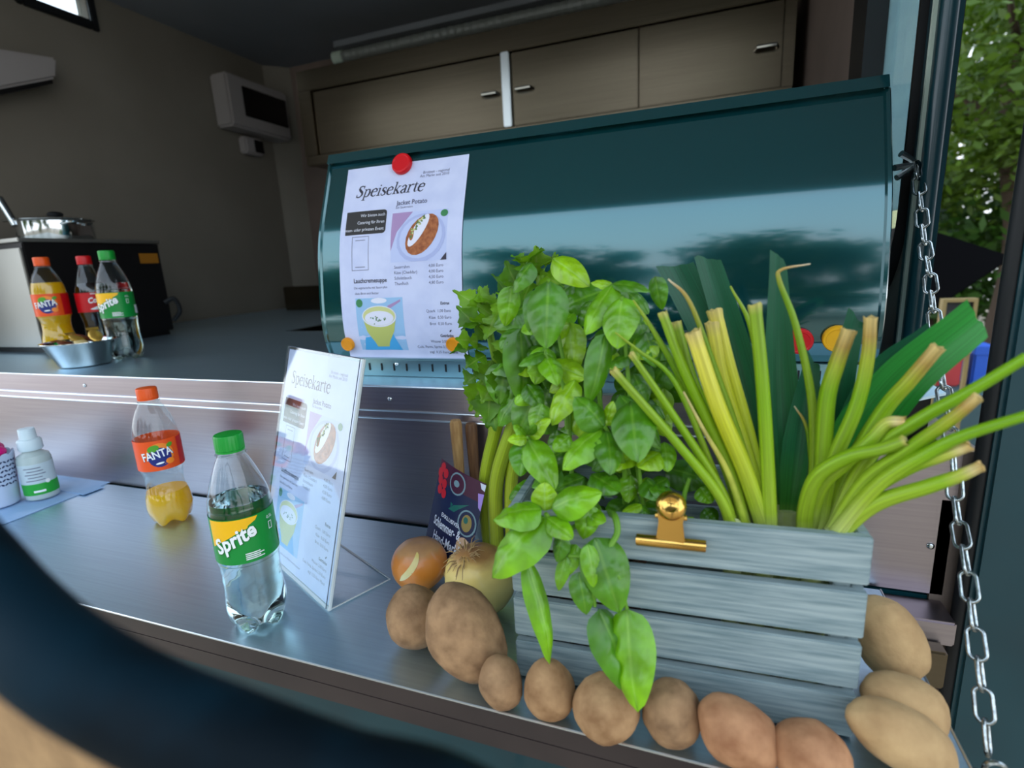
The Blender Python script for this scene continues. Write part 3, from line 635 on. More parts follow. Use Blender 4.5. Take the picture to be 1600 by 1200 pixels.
def fanta_print():
    P = Print()
    P.rect('lab_red', .030, -.0235, .085, .0235, 1, 10, 2)
    P.ell('lab_orange2', .002, .001, .0195, .0195, 2); P.ell('lab_blue', .001, -.003, .0165, .0160, 3)
    P.ell('lab_leaf', -.006, .0125, .0085, .0055, 4, .3); P.ell('lab_leaf', .017, .0150, .0050, .0035, 4, .5)
    P.ell('lab_orange2', .014, -.0115, .006, .005, 5); P.ell('lab_white', .0, -.0125, .0060, .0016, 6, .12, n=12, rings=1)
    P.text('lab_blue', 'FANTA', -.0225, -.0078, .0200, rot=.16, lay=6, bold=.02, width=.0445); P.text('lab_white', 'FANTA', -.0222, -.0068, .0185, rot=.16, lay=8, bold=.02, width=.0430)
    return P
def sprite_print():
    P = Print()
    P.poly('lab_yellow', [(-.036, .0255), (-.020, .0258), (.006, .0258), (.018, .0252), (.015, .021), (-.004, .0205), (-.014, .0175), (-.022, .012), (-.029, .003), (-.036, -.006)][::-1], 2)
    P.ell('lab_yellow', .0035, .0165, .0032, .0030, 5, n=12)
    P.text('lab_green2', 'Sprite', -.0285, -.0150, .0240, rot=.42, lay=4, shear=.3, bold=.03, width=.050)
    P.text('lab_white', 'Sprite', -.0285, -.0138, .0235, rot=.42, lay=6, shear=.3, bold=.03, width=.0485)
    for k in range(4): P.rect('lab_white', .000, -.0225 + k * .0022, .019 - (k % 2) * .004, -.0213 + k * .0022, 5, 5, 1)
    P.text('lab_white', '0,5L', .028, .016, .005, lay=5); P.frame('lab_white', .029, .003, .034, .012, .0008, 5)
    P.rect('lab_white', .046, -.020, .062, -.002, 5, 5, 2)
    return P
def cola_print():
    P = Print(); P.text('lab_white', 'Cola', -.012, -.002, .0175, rot=.1, lay=4, shear=.3, bold=.03, width=.026)
    P.poly('lab_white', [(-.012, -.016), (-.002, -.0115), (.006, -.0085), (.012, -.016), (.004, -.0172), (-.004, -.0175)][::-1], 4); P.rect('lab_white', -.006, .019, .010, .0205, 4, 4, 1)
    return P
def towards(x, y, extra=0): return math.atan2(CP.y - y, CP.x - x) + extra
bottle((-.848, .210, .0), 1.0, towards(-.848, .21, -.05), 'wave', 'cap_orange', 'orange_soda', .058, ('lab_orange', fanta_print), 'nearly empty orange soda bottle on the counter with orange cap', (.100, .150))
bottle((-.489, .0415, .0), 1.0, towards(-.489, .0415, -.10), 'plain', 'cap_green', 'lemon_soda', .158, ('lab_green', sprite_print), 'clear lemon soda bottle with green cap at the front of counter', (.092, .145), dimple=1)
bottle((-1.508, .478, ZW), 1.05, towards(-1.508, .478, -.30), 'wave', 'cap_orange', 'orange_soda', .175, ('lab_orange', fanta_print), 'full orange soda bottle on the worktop behind the steel bowl', (.100, .150))
bottle((-1.462, .545, ZW), 1.05, towards(-1.462, .545, .1), 'contour', 'cap_red', 'cola', .170, ('lab_red', cola_print), 'dark cola bottle with red cap and red label on the worktop', (.102, .147))
bottle((-1.276, .478, ZW), 1.06, towards(-1.276, .478, -.35), 'plain', 'cap_green', 'lemon_soda', .165, ('lab_green', sprite_print), 'clear lemon soda bottle with green cap on the worktop beside the cola', (.092, .145))

# ------------------------------------------------------------------ warming appliance, pot, ladle, bowl
ap = thing('warming_cabinet', (-1.68, .7, ZW), 'boxy appliance with steel front and black side on the worktop', 'appliance')
MB().box(-2.08, -1.66, .530, .90, .24, .515).build('housing', 'black_metal', ap, bevel=.003)
M('steel_matte', lin(190, 190, 184), .42, 1.0, var=(3, lin(170, 170, 165), .3, .7, 3))
MB().box(-2.08, -1.662, .522, .5295, .242, .50).build('front_door', 'steel_matte', ap, bevel=.002)
MB().box(-2.08, -1.655, .520, .905, .5155, .525).build('top_plate', 'steel_matte', ap, bevel=.002)
MB().box(-2.07, -1.67, .54, .89, ZW + .0005, .2395).build('foot_plinth', 'black_metal', ap)
M('sticker', lin(150, 96, 20), .5)
MB().box(-1.6595, -1.6585, .83, .89, .455, .485).build('warning_sticker', 'sticker', ap)
MB().tube(spline([(-1.655, .88, .33), (-1.635, .90, .34), (-1.632, .91, .30), (-1.655, .90, .27)], 6), .007, 8).build('power_cable', 'rubber', ap, smooth=True)
pt = thing('soup_pot', (-1.80, .72, .525), 'shiny round steel pot with lid on the appliance', 'pot')
pm = MB().lathe([(.075, .5255), (.088, .5275), (.09, .533), (.09, .580), (.093, .583), (.086, .5835), (.086, .54), (.001, .538)], (-1.80, .70, 0), 36, cap=False); pm.build('pot_wall', 'chrome', pt, smooth=True)
MB().lathe([(.095, .584), (.096, .586), (.07, .592), (.02, .595), (.001, .595)], (-1.80, .70, 0), 36, cap=False).build('lid', 'chrome', pt, smooth=True)
MB().ball((-1.79, .70, .602), (.020, .020, .009), 14, 8).build('lid_knob', 'rubber', pt, smooth=True)
for s in (-1, 1): MB().tube(spline([(-1.80 + s * .088, .665, .570), (-1.80 + s * .118, .675, .575), (-1.80 + s * .118, .725, .575), (-1.80 + s * .088, .735, .570)], 5), .004, 8).build('pot_handle', 'chrome', pt, smooth=True)
ld = thing('ladle', (-1.83, .62, .59), 'steel ladle handle sticking up from the pot', 'ladle')
MB().tube([(-1.825, .615, .570), (-1.845, .610, .62), (-1.856, .608, .645)], [.010, .0105, .011], 12).build('ladle_handle', 'chrome', ld, smooth=True)
MB().tube([(-1.87, .612, .587), (-1.80, .612, .585)], .004, 8).build('ladle_hook', 'chrome', ld, smooth=True)
lp = thing('pan_lid', (-2.0, .62, .525), 'dark flat pan lid at the left end of the appliance top', 'lid')
MB().lathe([(.10, .5256), (.10, .528), (.06, .538), (.015, .542), (.001, .542)], (-1.99, .64, 0), 32, cap=False).build('lid_disc', 'black_gloss', lp, smooth=True)
MB().lathe([(.014, .542), (.011, .550), (.016, .556), (.001, .558)], (-1.99, .64, 0), 16, cap=False).build('lid_knob', 'rubber', lp, smooth=True)
BX, BY = -1.292, .395
bw = thing('steel_bowl', (BX, BY, ZW), 'small polished steel bowl of snack packets in front of the bottles', 'bowl')
MB().lathe([(.001, ZW + .0008), (.043, ZW + .0008), (.047, ZW + .004), (.068, ZW + .052), (.072, ZW + .054), (.072, ZW + .0555), (.0665, ZW + .0535), (.045, ZW + .006), (.001, ZW + .005)], (BX, BY, 0), 40, cap=False).build('bowl_shell', 'chrome', bw, smooth=True)
M('packet_gold', lin(200, 160, 70), .25, .6); M('packet_brown', lin(120, 66, 44), .3, .3); M('packet_cream', lin(214, 190, 130), .35)
for k, (dx, dy, dz, ang, tl, c, lbn) in enumerate(((-.03, -.01, .048, .4, .35, 'packet_brown', 'brown foil snack packet at the left in the steel bowl'), (-.012, .018, .058, 1.1, .5, 'packet_brown', 'brown foil snack packet at the back of the steel bowl'), (.006, -.008, .060, .1, .5, 'packet_gold', 'gold foil snack packet standing up in the steel bowl'), (.020, .020, .064, -.4, .6, 'packet_gold', 'gold foil snack packet leaning on the bottles in the bowl'), (.022, -.012, .052, -.2, .25, 'packet_cream', 'cream snack packet at the right in the steel bowl'))):
    c0 = Vector((BX + dx, BY + dy, ZW + dz)); mb = MB(); mb.ball((0, 0, 0), (.022, .013, .005), 12, 6); mb.box(-.028, -.020, -.011, .011, -.0006, .0006); mb.box(.020, .028, -.011, .011, -.0006, .0006)
    R3 = Matrix.Rotation(ang, 3, 'Z') @ Matrix.Rotation(tl, 3, 'Y'); mb.v = [tuple(R3 @ Vector(v) + c0) for v in mb.v]
    tag(mb.build('snack_packet', c, loc=tuple(c0), smooth=True), lbn, 'packet', 'snack packets in the steel bowl')

# ------------------------------------------------------------------ hygiene corner at the left of the counter
M('paper_reflect_blue', lin(170, 200, 236), .55, var=(14, lin(150, 186, 226), .4, .6, 3)); M('paper_grey', lin(110, 125, 140), .6); M('white_plastic', lin(205, 224, 232), .35); M('lace_white', lin(190, 206, 230), .5)  # sheets are white; the blue they reflect is put into their colour
def sheet(name, cx, cy, wx, wy, rot, z, mat, label):
    t = thing(name, (cx, cy, z), label, 'paper', 'papers at the left of the counter'); c, s = math.cos(rot), math.sin(rot)
    mb = MB(); mb.box(-wx / 2, wx / 2, -wy / 2, wy / 2, 0, .0012); mb.v = [(cx + x * c - y * s, cy + x * s + y * c, z + q) for x, y, q in mb.v]; o = mb.build('paper_sheet', mat, t)
    return t, lambda x, y, off: Vector((cx + x * c - y * s, cy + x * s + y * c, z + .0013 + off))
t1, mp1 = sheet('paper_sheet', -1.275, .198, .27, .215, .03, .0005, 'paper_reflect_blue', 'large pale paper pad lying under the spray bottle')
P = Print(); P.rect('paper_grey', -.03, .045, .125, .060, 1); P.build(mp1, t1, .0002, {'paper_grey': 'printed_bar'})
t2, mp2 = sheet('paper_strip', -1.245, .262, .24, .038, -.03, .0022, 'paper_reflect_blue', 'narrow pale paper strip lying on the back of the pad')
sy = thing('spray_bottle', (-1.200, .213, .0035), 'small white pump spray bottle with green band standing on paper', 'spray bottle')
SX, SY, SZ = -1.200, .213, .0035
M('spray_body', lin(196, 214, 214), .25, trans=.2); M('spray_green', lin(30, 160, 50), .4); M('spray_label', lin(190, 208, 216), .45)
MB().lathe([(.001, SZ), (.022, SZ), (.0255, SZ + .003), (.026, SZ + .010), (.026, SZ + .078), (.024, SZ + .086), (.015, SZ + .092), (.013, SZ + .097)], (SX, SY, 0), 36, cap=False).build('bottle_body', 'spray_body', sy, smooth=True)
lb = MB().lathe([(.0264, SZ + .012), (.0264, SZ + .072)], (SX, SY, 0), 36, cap=False).build('label', 'spray_label', sy, smooth=True)
MB().lathe([(.0267, SZ + .012), (.0267, SZ + .034)], (SX, SY, 0), 36, cap=False).build('green_band', 'spray_green', lb, smooth=True)
P = Print()
for k in range(5): P.rect('ink_soft', -.020 + .004 * (k % 2), .064 - k * .006, .006 + .003 * (k % 3), .0655 - k * .006, 1, 6, 1)
P.rect('lab_white', -.012, .017, .006, .021, 2, 4, 1); P.ell('lab_white', .012, .036, .004, .004, 2, n=12, rings=1)
fa = towards(SX, SY)
P.build(lambda x, y, off: Vector((SX + (.0268 + off) * math.cos(fa + x / .0267), SY + (.0268 + off) * math.sin(fa + x / .0267), SZ + y)), lb, .0001, {'ink_soft': 'lettering', 'lab_white': 'lettering'})
MB().lathe([(.017, SZ + .096), (.0185, SZ + .098), (.0185, SZ + .114), (.0165, SZ + .117), (.013, SZ + .118)], (SX, SY, 0), 40, fn=lambda r, z, a: (r + .0003 * (math.sin(a * 20) > 0), z), cap=False).build('collar', 'white_plastic', sy, smooth=True)
MB().lathe([(.0135, SZ + .117), (.0125, SZ + .136), (.0120, SZ + .1375), (.001, SZ + .138)], (SX, SY, 0), 28, cap=False).build('pump_head', 'white_plastic', sy, smooth=True)
QX, QY = -1.246, .165
pp = thing('lace_flowerpot', (QX, QY, .0035), 'white pierced lace-pattern flowerpot at the left end of the counter', 'flowerpot')
pots_f = MB().lathe([(.001, .004), (.030, .004), (.032, .006), (.040, .098), (.0385, .098), (.031, .010), (.001, .009)], (QX, QY, 0), 40, fn=lambda r, z, a: (r, z + (.006 * abs(math.sin(a * 6)) if z > .09 else 0)), cap=False).build('pot_wall', 'lace_white', pp, smooth=True)
M('lace_hole', lin(36, 52, 92), .6)
hm = MB().ball((0, 0, 0), (.0032, .0016, .0008), 8, 4).mesh('lace_hole', Vector((0, 0, 0)), True)
fq = towards(QX, QY)
for i in range(6):
    for j in range(13):
        a = fq + (j - 6) * .17 + (i % 2) * .085; z = .046 + i * .0085; r = .0352 + (z - .046) * .087 + .0004
        o = Vector((math.cos(a), math.sin(a), .0)); tt = Vector((-math.sin(a), math.cos(a), 0)); up = Vector((0, 0, 1)); sp_ = .6 if (i + j) % 2 else -.6
        ax = (tt * math.cos(sp_) + up * math.sin(sp_)); ay = (up * math.cos(sp_) - tt * math.sin(sp_))
        p = Vector((QX, QY, z)) + o * r - origin(pp)
        put('lace_hole', hm, 'lace_hole', pots_f, Matrix(((ax.x, ay.x, o.x, p.x), (ax.y, ay.y, o.y, p.y), (ax.z, ay.z, o.z, p.z), (0, 0, 0, 1))))
M('magenta', lin(215, 8, 120), .3, transl=.1)
fl = thing('magenta_flower', (QX, QY, .10), 'glossy magenta artificial flower in the lace flowerpot', 'flower')
for k in range(9):
    a = k * 2.4; r = .006 + .0022 * k; z = .118 - .0014 * k
    c = Vector((QX + r * math.cos(a), QY + r * math.sin(a), z)); MB().ball(c, (.014, .014, .011), 12, 8).build('petal', 'magenta', fl, smooth=True)
MB().tube([(QX, QY, .012), (QX + .002, QY, .06), (QX, QY, .112)], .003, 6).build('flower_stem', 'lab_leaf', fl)
rd_ = thing('red_card', (-1.262, .225, .003), 'small salmon red card standing between flowerpot and spray bottle', 'card')
M('salmon', lin(225, 110, 96), .6); MB().box(-1.262, -1.225, .232, .234, .0035, .085).build('card_board', 'salmon', rd_); MB().box(-1.261, -1.226, .2312, .2319, .048, .056).build('card_stripe', 'black_metal', rd_)
# ------------------------------------------------------------------ plant, potato and chain coordinates (metres)
BASIL_BACK = [[-0.0525,0.1815,0.1592,-0.0698,0.1715,0.1096,0.0361,0.1,0.02709218469371233],[-0.0362,0.1574,0.2971,-0.0551,0.1474,0.2612,0.0317,0.1,0.09787275426839515],[-0.1566,0.1571,0.3314,-0.1917,0.1471,0.29,0.0357,0.1,-0.3832191265556606],[-0.0372,0.1703,0.1821,0.0104,0.1603,0.174,0.035,0.1,0.12225516106532508],[-0.1853,0.1817,0.2888,-0.2182,0.1717,0.2422,0.0328,0.1,-0.11153987324096204],[-0.0979,0.1674,0.3671,-0.1422,0.1574,0.3498,0.0366,0.1,-0.2012279960524378],[-0.0867,0.1761,0.1853,-0.0786,0.1661,0.1493,0.028,0.1,0.38700675545048135],[-0.0466,0.1777,0.3109,-0.0342,0.1677,0.2674,0.0367,0.1,-0.1787922475465924],[-0.0966,0.1703,0.3165,-0.06,0.1603,0.3042,0.03,0.1,0.4145037207119794],[-0.1717,0.1613,0.3565,-0.2152,0.1513,0.3343,0.0385,0.1,-0.0007582175409264202],[-0.1865,0.1687,0.2961,-0.2225,0.1587,0.2832,0.0313,0.1,0.3432472131798072],[-0.1566,0.1748,0.2383,-0.1872,0.1648,0.2185,0.0402,0.1,-0.32072921172468116],[-0.0812,0.178,0.3674,-0.0538,0.168,0.3428,0.0262,0.1,-0.17558265007009066],[-0.1539,0.1732,0.1281,-0.1307,0.1632,0.073,0.0319,0.1,-0.28502692245309524],[-0.0409,0.1755,0.1479,-0.0719,0.1655,0.1342,0.0397,0.1,0.20431994588022084],[-0.0878,0.1581,0.1783,-0.0613,0.1481,0.157,0.0335,0.1,0.046157281815161655],[-0.1118,0.1773,0.2901,-0.1497,0.1673,0.255,0.0276,0.1,-0.3470849219100808],[-0.167,0.1722,0.3206,-0.1299,0.1622,0.2877,0.0322,0.1,-0.136320586982562],[-0.0815,0.1607,0.152,-0.0583,0.1507,0.1023,0.0303,0.1,-0.47304489375816594],[-0.0789,0.1699,0.1498,-0.0405,0.1599,0.1411,0.0377,0.1,-0.107174760373421],[-0.1822,0.1689,0.2874,-0.1631,0.1589,0.2468,0.0298,0.1,-0.4702351261428237],[-0.0694,0.1676,0.204,-0.0359,0.1576,0.1869,0.0344,0.1,0.3946562862276729],[-0.1241,0.1708,0.1351,-0.0856,0.1608,0.1071,0.0373,0.1,0.09922127440259598],[-0.0787,0.1681,0.3689,-0.1004,0.1581,0.3445,0.0258,0.1,-0.31703890409205493],[-0.1545,0.1644,0.2742,-0.1653,0.1544,0.2386,0.0321,0.1,0.1757496657726536],[-0.115,0.1831,0.1346,-0.0876,0.1731,0.1036,0.0369,0.1,0.04408106321191119],[-0.1424,0.1609,0.1672,-0.1373,0.1509,0.1313,0.0406,0.1,0.09567686316428936],[-0.0799,0.1565,0.2399,-0.1161,0.1465,0.201,0.0272,0.1,0.44170318578969636],[-0.0696,0.1713,0.2342,-0.0491,0.1613,0.2092,0.0331,0.1,0.3659470400273601],[-0.1685,0.1635,0.2648,-0.1949,0.1535,0.2118,0.04,0.1,-0.21215546191650625],[-0.1299,0.1709,0.375,-0.1697,0.1609,0.3429,0.0271,0.1,-0.06662017347566107],[-0.1989,0.1824,0.2718,-0.1658,0.1724,0.2257,0.0428,0.1,0.3183867348131074],[-0.1811,0.1827,0.1391,-0.2162,0.1727,0.1259,0.0301,0.1,-0.20856283962878785],[-0.112,0.1578,0.2794,-0.1268,0.1478,0.2339,0.0347,0.1,0.010621865781845985],[-0.1076,0.1569,0.2156,-0.0996,0.1469,0.1816,0.0283,0.1,0.2620020770811914],[-0.1464,0.1633,0.2978,-0.1523,0.1533,0.2632,0.0356,0.1,-0.4295984312758647],[-0.072,0.1677,0.2494,-0.0512,0.1577,0.2162,0.0365,0.1,0.02474829824641478],[-0.1114,0.1737,0.318,-0.0772,0.1637,0.2904,0.0353,0.1,0.04420667906020437],[-0.1025,0.1608,0.244,-0.1465,0.1508,0.2221,0.0364,0.1,0.4550403483000026],[-0.1243,0.1641,0.2995,-0.1041,0.1541,0.2658,0.0308,0.1,-0.2909185027078206],[-0.1189,0.1661,0.3088,-0.1332,0.1561,0.2722,0.038,0.1,0.2975040219520314],[-0.1489,0.1603,0.1743,-0.0961,0.1503,0.1514,0.0287,0.1,-0.49437900597995277],[-0.09,0.1617,0.2478,-0.0556,0.1517,0.2074,0.0317,0.1,-0.2582026076871744],[-0.1284,0.1637,0.2012,-0.0807,0.1537,0.1808,0.0291,0.1,-0.4445995211125323],[-0.1316,0.1717,0.1968,-0.1713,0.1617,0.1791,0.0331,0.1,0.1821697215187006],[-0.2119,0.1778,0.2882,-0.2192,0.1678,0.2412,0.0423,0.1,-0.06722729986337495],[-0.0765,0.1576,0.2876,-0.0645,0.1476,0.2543,0.026,0.1,-0.2140239395167921],[-0.1885,0.1771,0.265,-0.224,0.1671,0.2169,0.0332,0.1,0.16951408467467421],[-0.0538,0.1824,0.2821,-0.0093,0.1724,0.2567,0.0381,0.1,0.47999490431902136],[-0.0616,0.1681,0.2097,-0.0871,0.1581,0.1613,0.0344,0.1,0.12173857661721466]]
BASIL_UP = [[-0.1363,0.1,0.3803,-0.1332,0.075,0.3227,0.0362,0.12,0],[-0.1503,0.115,0.3722,-0.1547,0.1,0.3325,0.022,0.1,-0.5],[-0.1427,0.14,0.4,-0.1035,0.12,0.3743,0.0262,0.15,0.3],[-0.0804,0.11,0.3749,-0.1011,0.085,0.3344,0.0282,0.12,0.3],[-0.0804,0.11,0.3753,-0.0466,0.1,0.3689,0.0133,0.1,0],[-0.0811,0.12,0.3735,-0.1005,0.115,0.3769,0.0116,0.15,0],[-0.069,0.09,0.3649,-0.0707,0.07,0.3238,0.0305,0.12,0.2],[-0.0821,0.085,0.3347,-0.095,0.07,0.2734,0.0225,0.12,-0.5],[-0.1429,0.1,0.3148,-0.1658,0.09,0.3042,0.017,0.1,0.3],[-0.141,0.1,0.3108,-0.125,0.08,0.2889,0.0219,0.12,-0.2],[-0.179,0.14,0.3318,-0.176,0.13,0.2546,0.035,0.1,-0.4],[-0.1251,0.13,0.339,-0.1198,0.12,0.2896,0.0288,0.1,0.5],[-0.0505,0.1,0.3334,-0.0395,0.09,0.3044,0.023,0.1,-0.3],[-0.0446,0.12,0.3796,-0.0389,0.12,0.3496,0.017,0.1,0.6],[-0.1534,0.07,0.2403,-0.1685,0.06,0.2406,0.0137,0.15,0],[-0.1524,0.07,0.2383,-0.1209,0.045,0.2034,0.0278,0.15,0.2],[-0.1567,0.07,0.2359,-0.1543,0.05,0.2101,0.023,0.12,-0.3],[-0.1539,0.075,0.2406,-0.1312,0.07,0.2599,0.0176,0.15,0],[-0.155,0.075,0.2406,-0.1653,0.07,0.2519,0.0139,0.1,0.3],[-0.1533,0.07,0.2423,-0.1413,0.06,0.2554,0.0106,0.1,0.3],[-0.0795,0.06,0.258,-0.1041,0.06,0.2842,0.0291,0.18,0.1],[-0.0832,0.06,0.2559,-0.1108,0.03,0.2295,0.0296,0.18,0.3],[-0.0777,0.06,0.2543,-0.0693,0.03,0.2282,0.0247,0.15,-0.3],[-0.0813,0.07,0.2557,-0.0746,0.07,0.2781,0.0147,0.1,-0.3],[-0.0587,0.065,0.28,-0.0483,0.03,0.2408,0.0346,0.15,0.1],[-0.0714,0.09,0.2788,-0.0328,0.07,0.2397,0.0277,0.12,-0.2],[-0.114,0.1,0.289,-0.1338,0.08,0.2506,0.0276,0.12,0.3],[-0.1155,0.08,0.2415,-0.1293,0.07,0.2296,0.0185,0.1,0],[-0.0642,0.1,0.3135,-0.0815,0.09,0.3046,0.016,0.1,0.2],[-0.0596,0.1,0.3268,-0.0393,0.09,0.3146,0.024,0.1,0.2],[-0.0326,0.09,0.2376,-0.0282,0.07,0.218,0.0175,0.1,0],[-0.0294,0.09,0.2038,-0.045,0.08,0.1963,0.0171,0.1,0.1],[-0.1196,0.14,0.3123,-0.129,0.13,0.2753,0.0254,0.1,0.2],[-0.1356,0.13,0.2751,-0.1167,0.12,0.2436,0.0254,0.1,-0.2],[-0.0631,0.12,0.2919,-0.0504,0.11,0.2664,0.0216,0.1,0],[-0.107,0.14,0.3039,-0.0971,0.13,0.272,0.023,0.1,0.3],[-0.1219,0.07,0.2116,-0.1446,0.05,0.2012,0.0251,0.12,0.3],[-0.0922,0.06,0.2142,-0.065,0.04,0.2098,0.0272,0.1,0.0],[-0.1207,0.12,0.2565,-0.1023,0.11,0.2259,0.0228,0.1,0],[-0.1473,0.15,0.3519,-0.1281,0.14,0.3209,0.0235,0.1,0.3],[-0.1081,0.15,0.3573,-0.1191,0.14,0.3335,0.023,0.1,0.3],[-0.0696,0.14,0.3412,-0.0528,0.13,0.3342,0.0199,0.1,0.3],[-0.1533,0.12,0.2594,-0.1603,0.11,0.2309,0.0234,0.1,0.1],[-0.1715,0.13,0.2763,-0.1534,0.12,0.255,0.0216,0.1,0.1],[-0.0619,0.11,0.2413,-0.0453,0.1,0.2251,0.0196,0.1,0.1],[-0.1895,0.15,0.3745,-0.1952,0.14,0.3342,0.0241,0.1,-0.5],[-0.1678,0.15,0.397,-0.1863,0.14,0.3686,0.0236,0.15,0.3],[-0.0498,0.07,0.1854,-0.0669,0.06,0.1788,0.0111,0.1,0.2],[-0.0419,0.07,0.1776,-0.0527,0.07,0.1839,0.0121,0.1,0.2],[-0.0235,0.08,0.1956,-0.0434,0.07,0.2012,0.021,0.1,0.2],[-0.0069,0.08,0.1737,-0.0121,0.07,0.1683,0.0119,0.1,0],[-0.002,0.1,0.1935,0.0079,0.09,0.1837,0.0183,0.1,0.1],[0.0024,0.1,0.1739,0.0122,0.09,0.1645,0.0163,0.1,0.1],[-0.1609,0.1289,0.3456,-0.1373,0.1139,0.3316,0.0224,0.1,0.5015460517052627],[-0.0612,0.0872,0.2048,-0.061,0.0722,0.1839,0.0188,0.1,-0.47258004908216383],[-0.0608,0.119,0.1815,-0.04,0.104,0.1694,0.0241,0.1,0.27827365065446164],[-0.052,0.0798,0.1823,-0.0574,0.0648,0.1564,0.0213,0.1,-0.3866517909110586],[-0.1241,0.1477,0.3462,-0.1468,0.1327,0.328,0.0217,0.1,0.49064434729762374],[-0.1052,0.1216,0.1562,-0.1026,0.1066,0.1303,0.0249,0.1,-0.08274837924803147],[-0.182,0.1434,0.2938,-0.1528,0.1284,0.2871,0.0259,0.1,-0.26348014606053755],[-0.1109,0.127,0.2582,-0.1332,0.112,0.2519,0.0225,0.1,-0.3567952605931244],[-0.0936,0.1275,0.3051,-0.1067,0.1125,0.2845,0.0231,0.1,0.4851781218367893],[-0.0961,0.1266,0.3143,-0.0723,0.1116,0.2972,0.0186,0.1,0.23675025775382208],[-0.0493,0.1154,0.1472,-0.0685,0.1004,0.1412,0.0212,0.1,0.5592081083617474],[-0.0734,0.148,0.2691,-0.0813,0.133,0.2366,0.0217,0.1,-0.37030175422951284],[-0.1248,0.1284,0.3374,-0.1474,0.1134,0.3276,0.0186,0.1,-0.5462433684934497],[-0.1372,0.1184,0.303,-0.1618,0.1034,0.2941,0.0204,0.1,-0.5287925714652909],[-0.0841,0.1164,0.3356,-0.0807,0.1014,0.3121,0.0258,0.1,-0.4532720908386966],[-0.1068,0.0975,0.1943,-0.1322,0.0825,0.1863,0.0205,0.1,-0.1072530136233093],[-0.1647,0.1207,0.148,-0.1603,0.1057,0.1277,0.0227,0.1,-0.3091330511062402],[-0.1729,0.1454,0.3122,-0.1477,0.1304,0.2994,0.0284,0.1,0.07841304049065112],[-0.0377,0.1465,0.2724,-0.0483,0.1315,0.2421,0.025,0.1,-0.00685437273258549],[-0.0541,0.1259,0.1556,-0.0389,0.1109,0.1318,0.0261,0.1,0.17099270506236386],[-0.0655,0.1379,0.2434,-0.0752,0.1229,0.2213,0.0269,0.1,0.5475348695789911],[-0.0362,0.0774,0.2326,-0.0528,0.0624,0.2235,0.024,0.1,0.20062790086549176],[-0.0967,0.1411,0.2303,-0.1183,0.1261,0.2193,0.0195,0.1,0.506834392160855],[-0.0665,0.1053,0.1693,-0.0849,0.0903,0.1573,0.0241,0.1,-0.20322826070997857],[-0.0487,0.1009,0.1984,-0.048,0.0859,0.1807,0.018,0.1,0.11338420909270464],[-0.1168,0.1084,0.1656,-0.0903,0.0934,0.1568,0.026,0.1,0.027583550557813252],[-0.0629,0.134,0.3475,-0.0509,0.119,0.3176,0.0204,0.1,-0.3195592872019559],[-0.1109,0.0802,0.1542,-0.0816,0.0652,0.147,0.0257,0.1,0.01496957838164803],[-0.1289,0.1177,0.1618,-0.0916,0.1027,0.1548,0.0214,0.1,-0.23723343971595423],[-0.0625,0.1429,0.2678,-0.0344,0.1279,0.2484,0.0203,0.1,-0.4208316445956696],[-0.1188,0.134,0.2886,-0.1453,0.119,0.2717,0.019,0.1,-0.2258194316540404],[-0.1121,0.14,0.2508,-0.1078,0.125,0.229,0.0216,0.1,0.4170841213475257],[-0.1456,0.1292,0.1794,-0.1534,0.1142,0.1481,0.0257,0.1,-0.2240729164115957],[-0.0503,0.1469,0.2564,-0.0317,0.1319,0.2287,0.0257,0.1,0.13559941307418977],[-0.1286,0.142,0.3348,-0.1135,0.127,0.3053,0.0202,0.1,-0.5009278660510111],[-0.1405,0.1273,0.2304,-0.1446,0.1123,0.209,0.0232,0.1,0.5234256944443471],[-0.1428,0.1158,0.301,-0.1039,0.1008,0.2919,0.0258,0.1,0.3613253595741336],[-0.0597,0.0837,0.1621,-0.0632,0.0687,0.1383,0.0223,0.1,0.5254939115962219],[-0.0668,0.0814,0.1587,-0.0757,0.0664,0.1329,0.0238,0.1,0.14144036281118033],[-0.0639,0.1475,0.2955,-0.0541,0.1325,0.267,0.0265,0.1,0.24430738289165033],[-0.1483,0.1264,0.3157,-0.1571,0.1114,0.2806,0.0268,0.1,-0.11973969781740185],[-0.1272,0.0906,0.1844,-0.1181,0.0756,0.1678,0.0201,0.1,0.04823736064316386],[-0.0845,0.1278,0.224,-0.1117,0.1128,0.2116,0.0203,0.1,-0.5187403101486375],[-0.0373,0.1256,0.135,-0.0424,0.1106,0.112,0.0197,0.1,-0.2905170457054323],[-0.0467,0.0832,0.2049,-0.0299,0.0682,0.192,0.0247,0.1,-0.404016464371318],[-0.0651,0.1051,0.2174,-0.0865,0.0901,0.2093,0.0223,0.1,-0.4109767578425273],[-0.1434,0.1171,0.3423,-0.1658,0.1021,0.3348,0.0259,0.1,0.24237987553171159],[-0.0781,0.1274,0.2146,-0.1034,0.1124,0.196,0.0238,0.1,0.23251429798541778],[-0.08,0.1326,0.2382,-0.0507,0.1176,0.2211,0.0231,0.1,-0.5186385657551655],[-0.1636,0.1389,0.2733,-0.184,0.1239,0.2565,0.0234,0.1,-0.09229648428748694],[-0.1822,0.1447,0.331,-0.1993,0.1297,0.3129,0.0249,0.1,-0.027955637177653148],[-0.082,0.1439,0.3237,-0.1113,0.1289,0.3143,0.0266,0.1,0.5245480987193342],[-0.1397,0.1209,0.162,-0.1417,0.1059,0.1406,0.0256,0.1,0.4940847011517274],[-0.1594,0.1464,0.2041,-0.162,0.1314,0.1821,0.0266,0.1,-0.29319713492118027],[-0.053,0.0919,0.2275,-0.0757,0.0769,0.213,0.02,0.1,0.40100573375799853]]
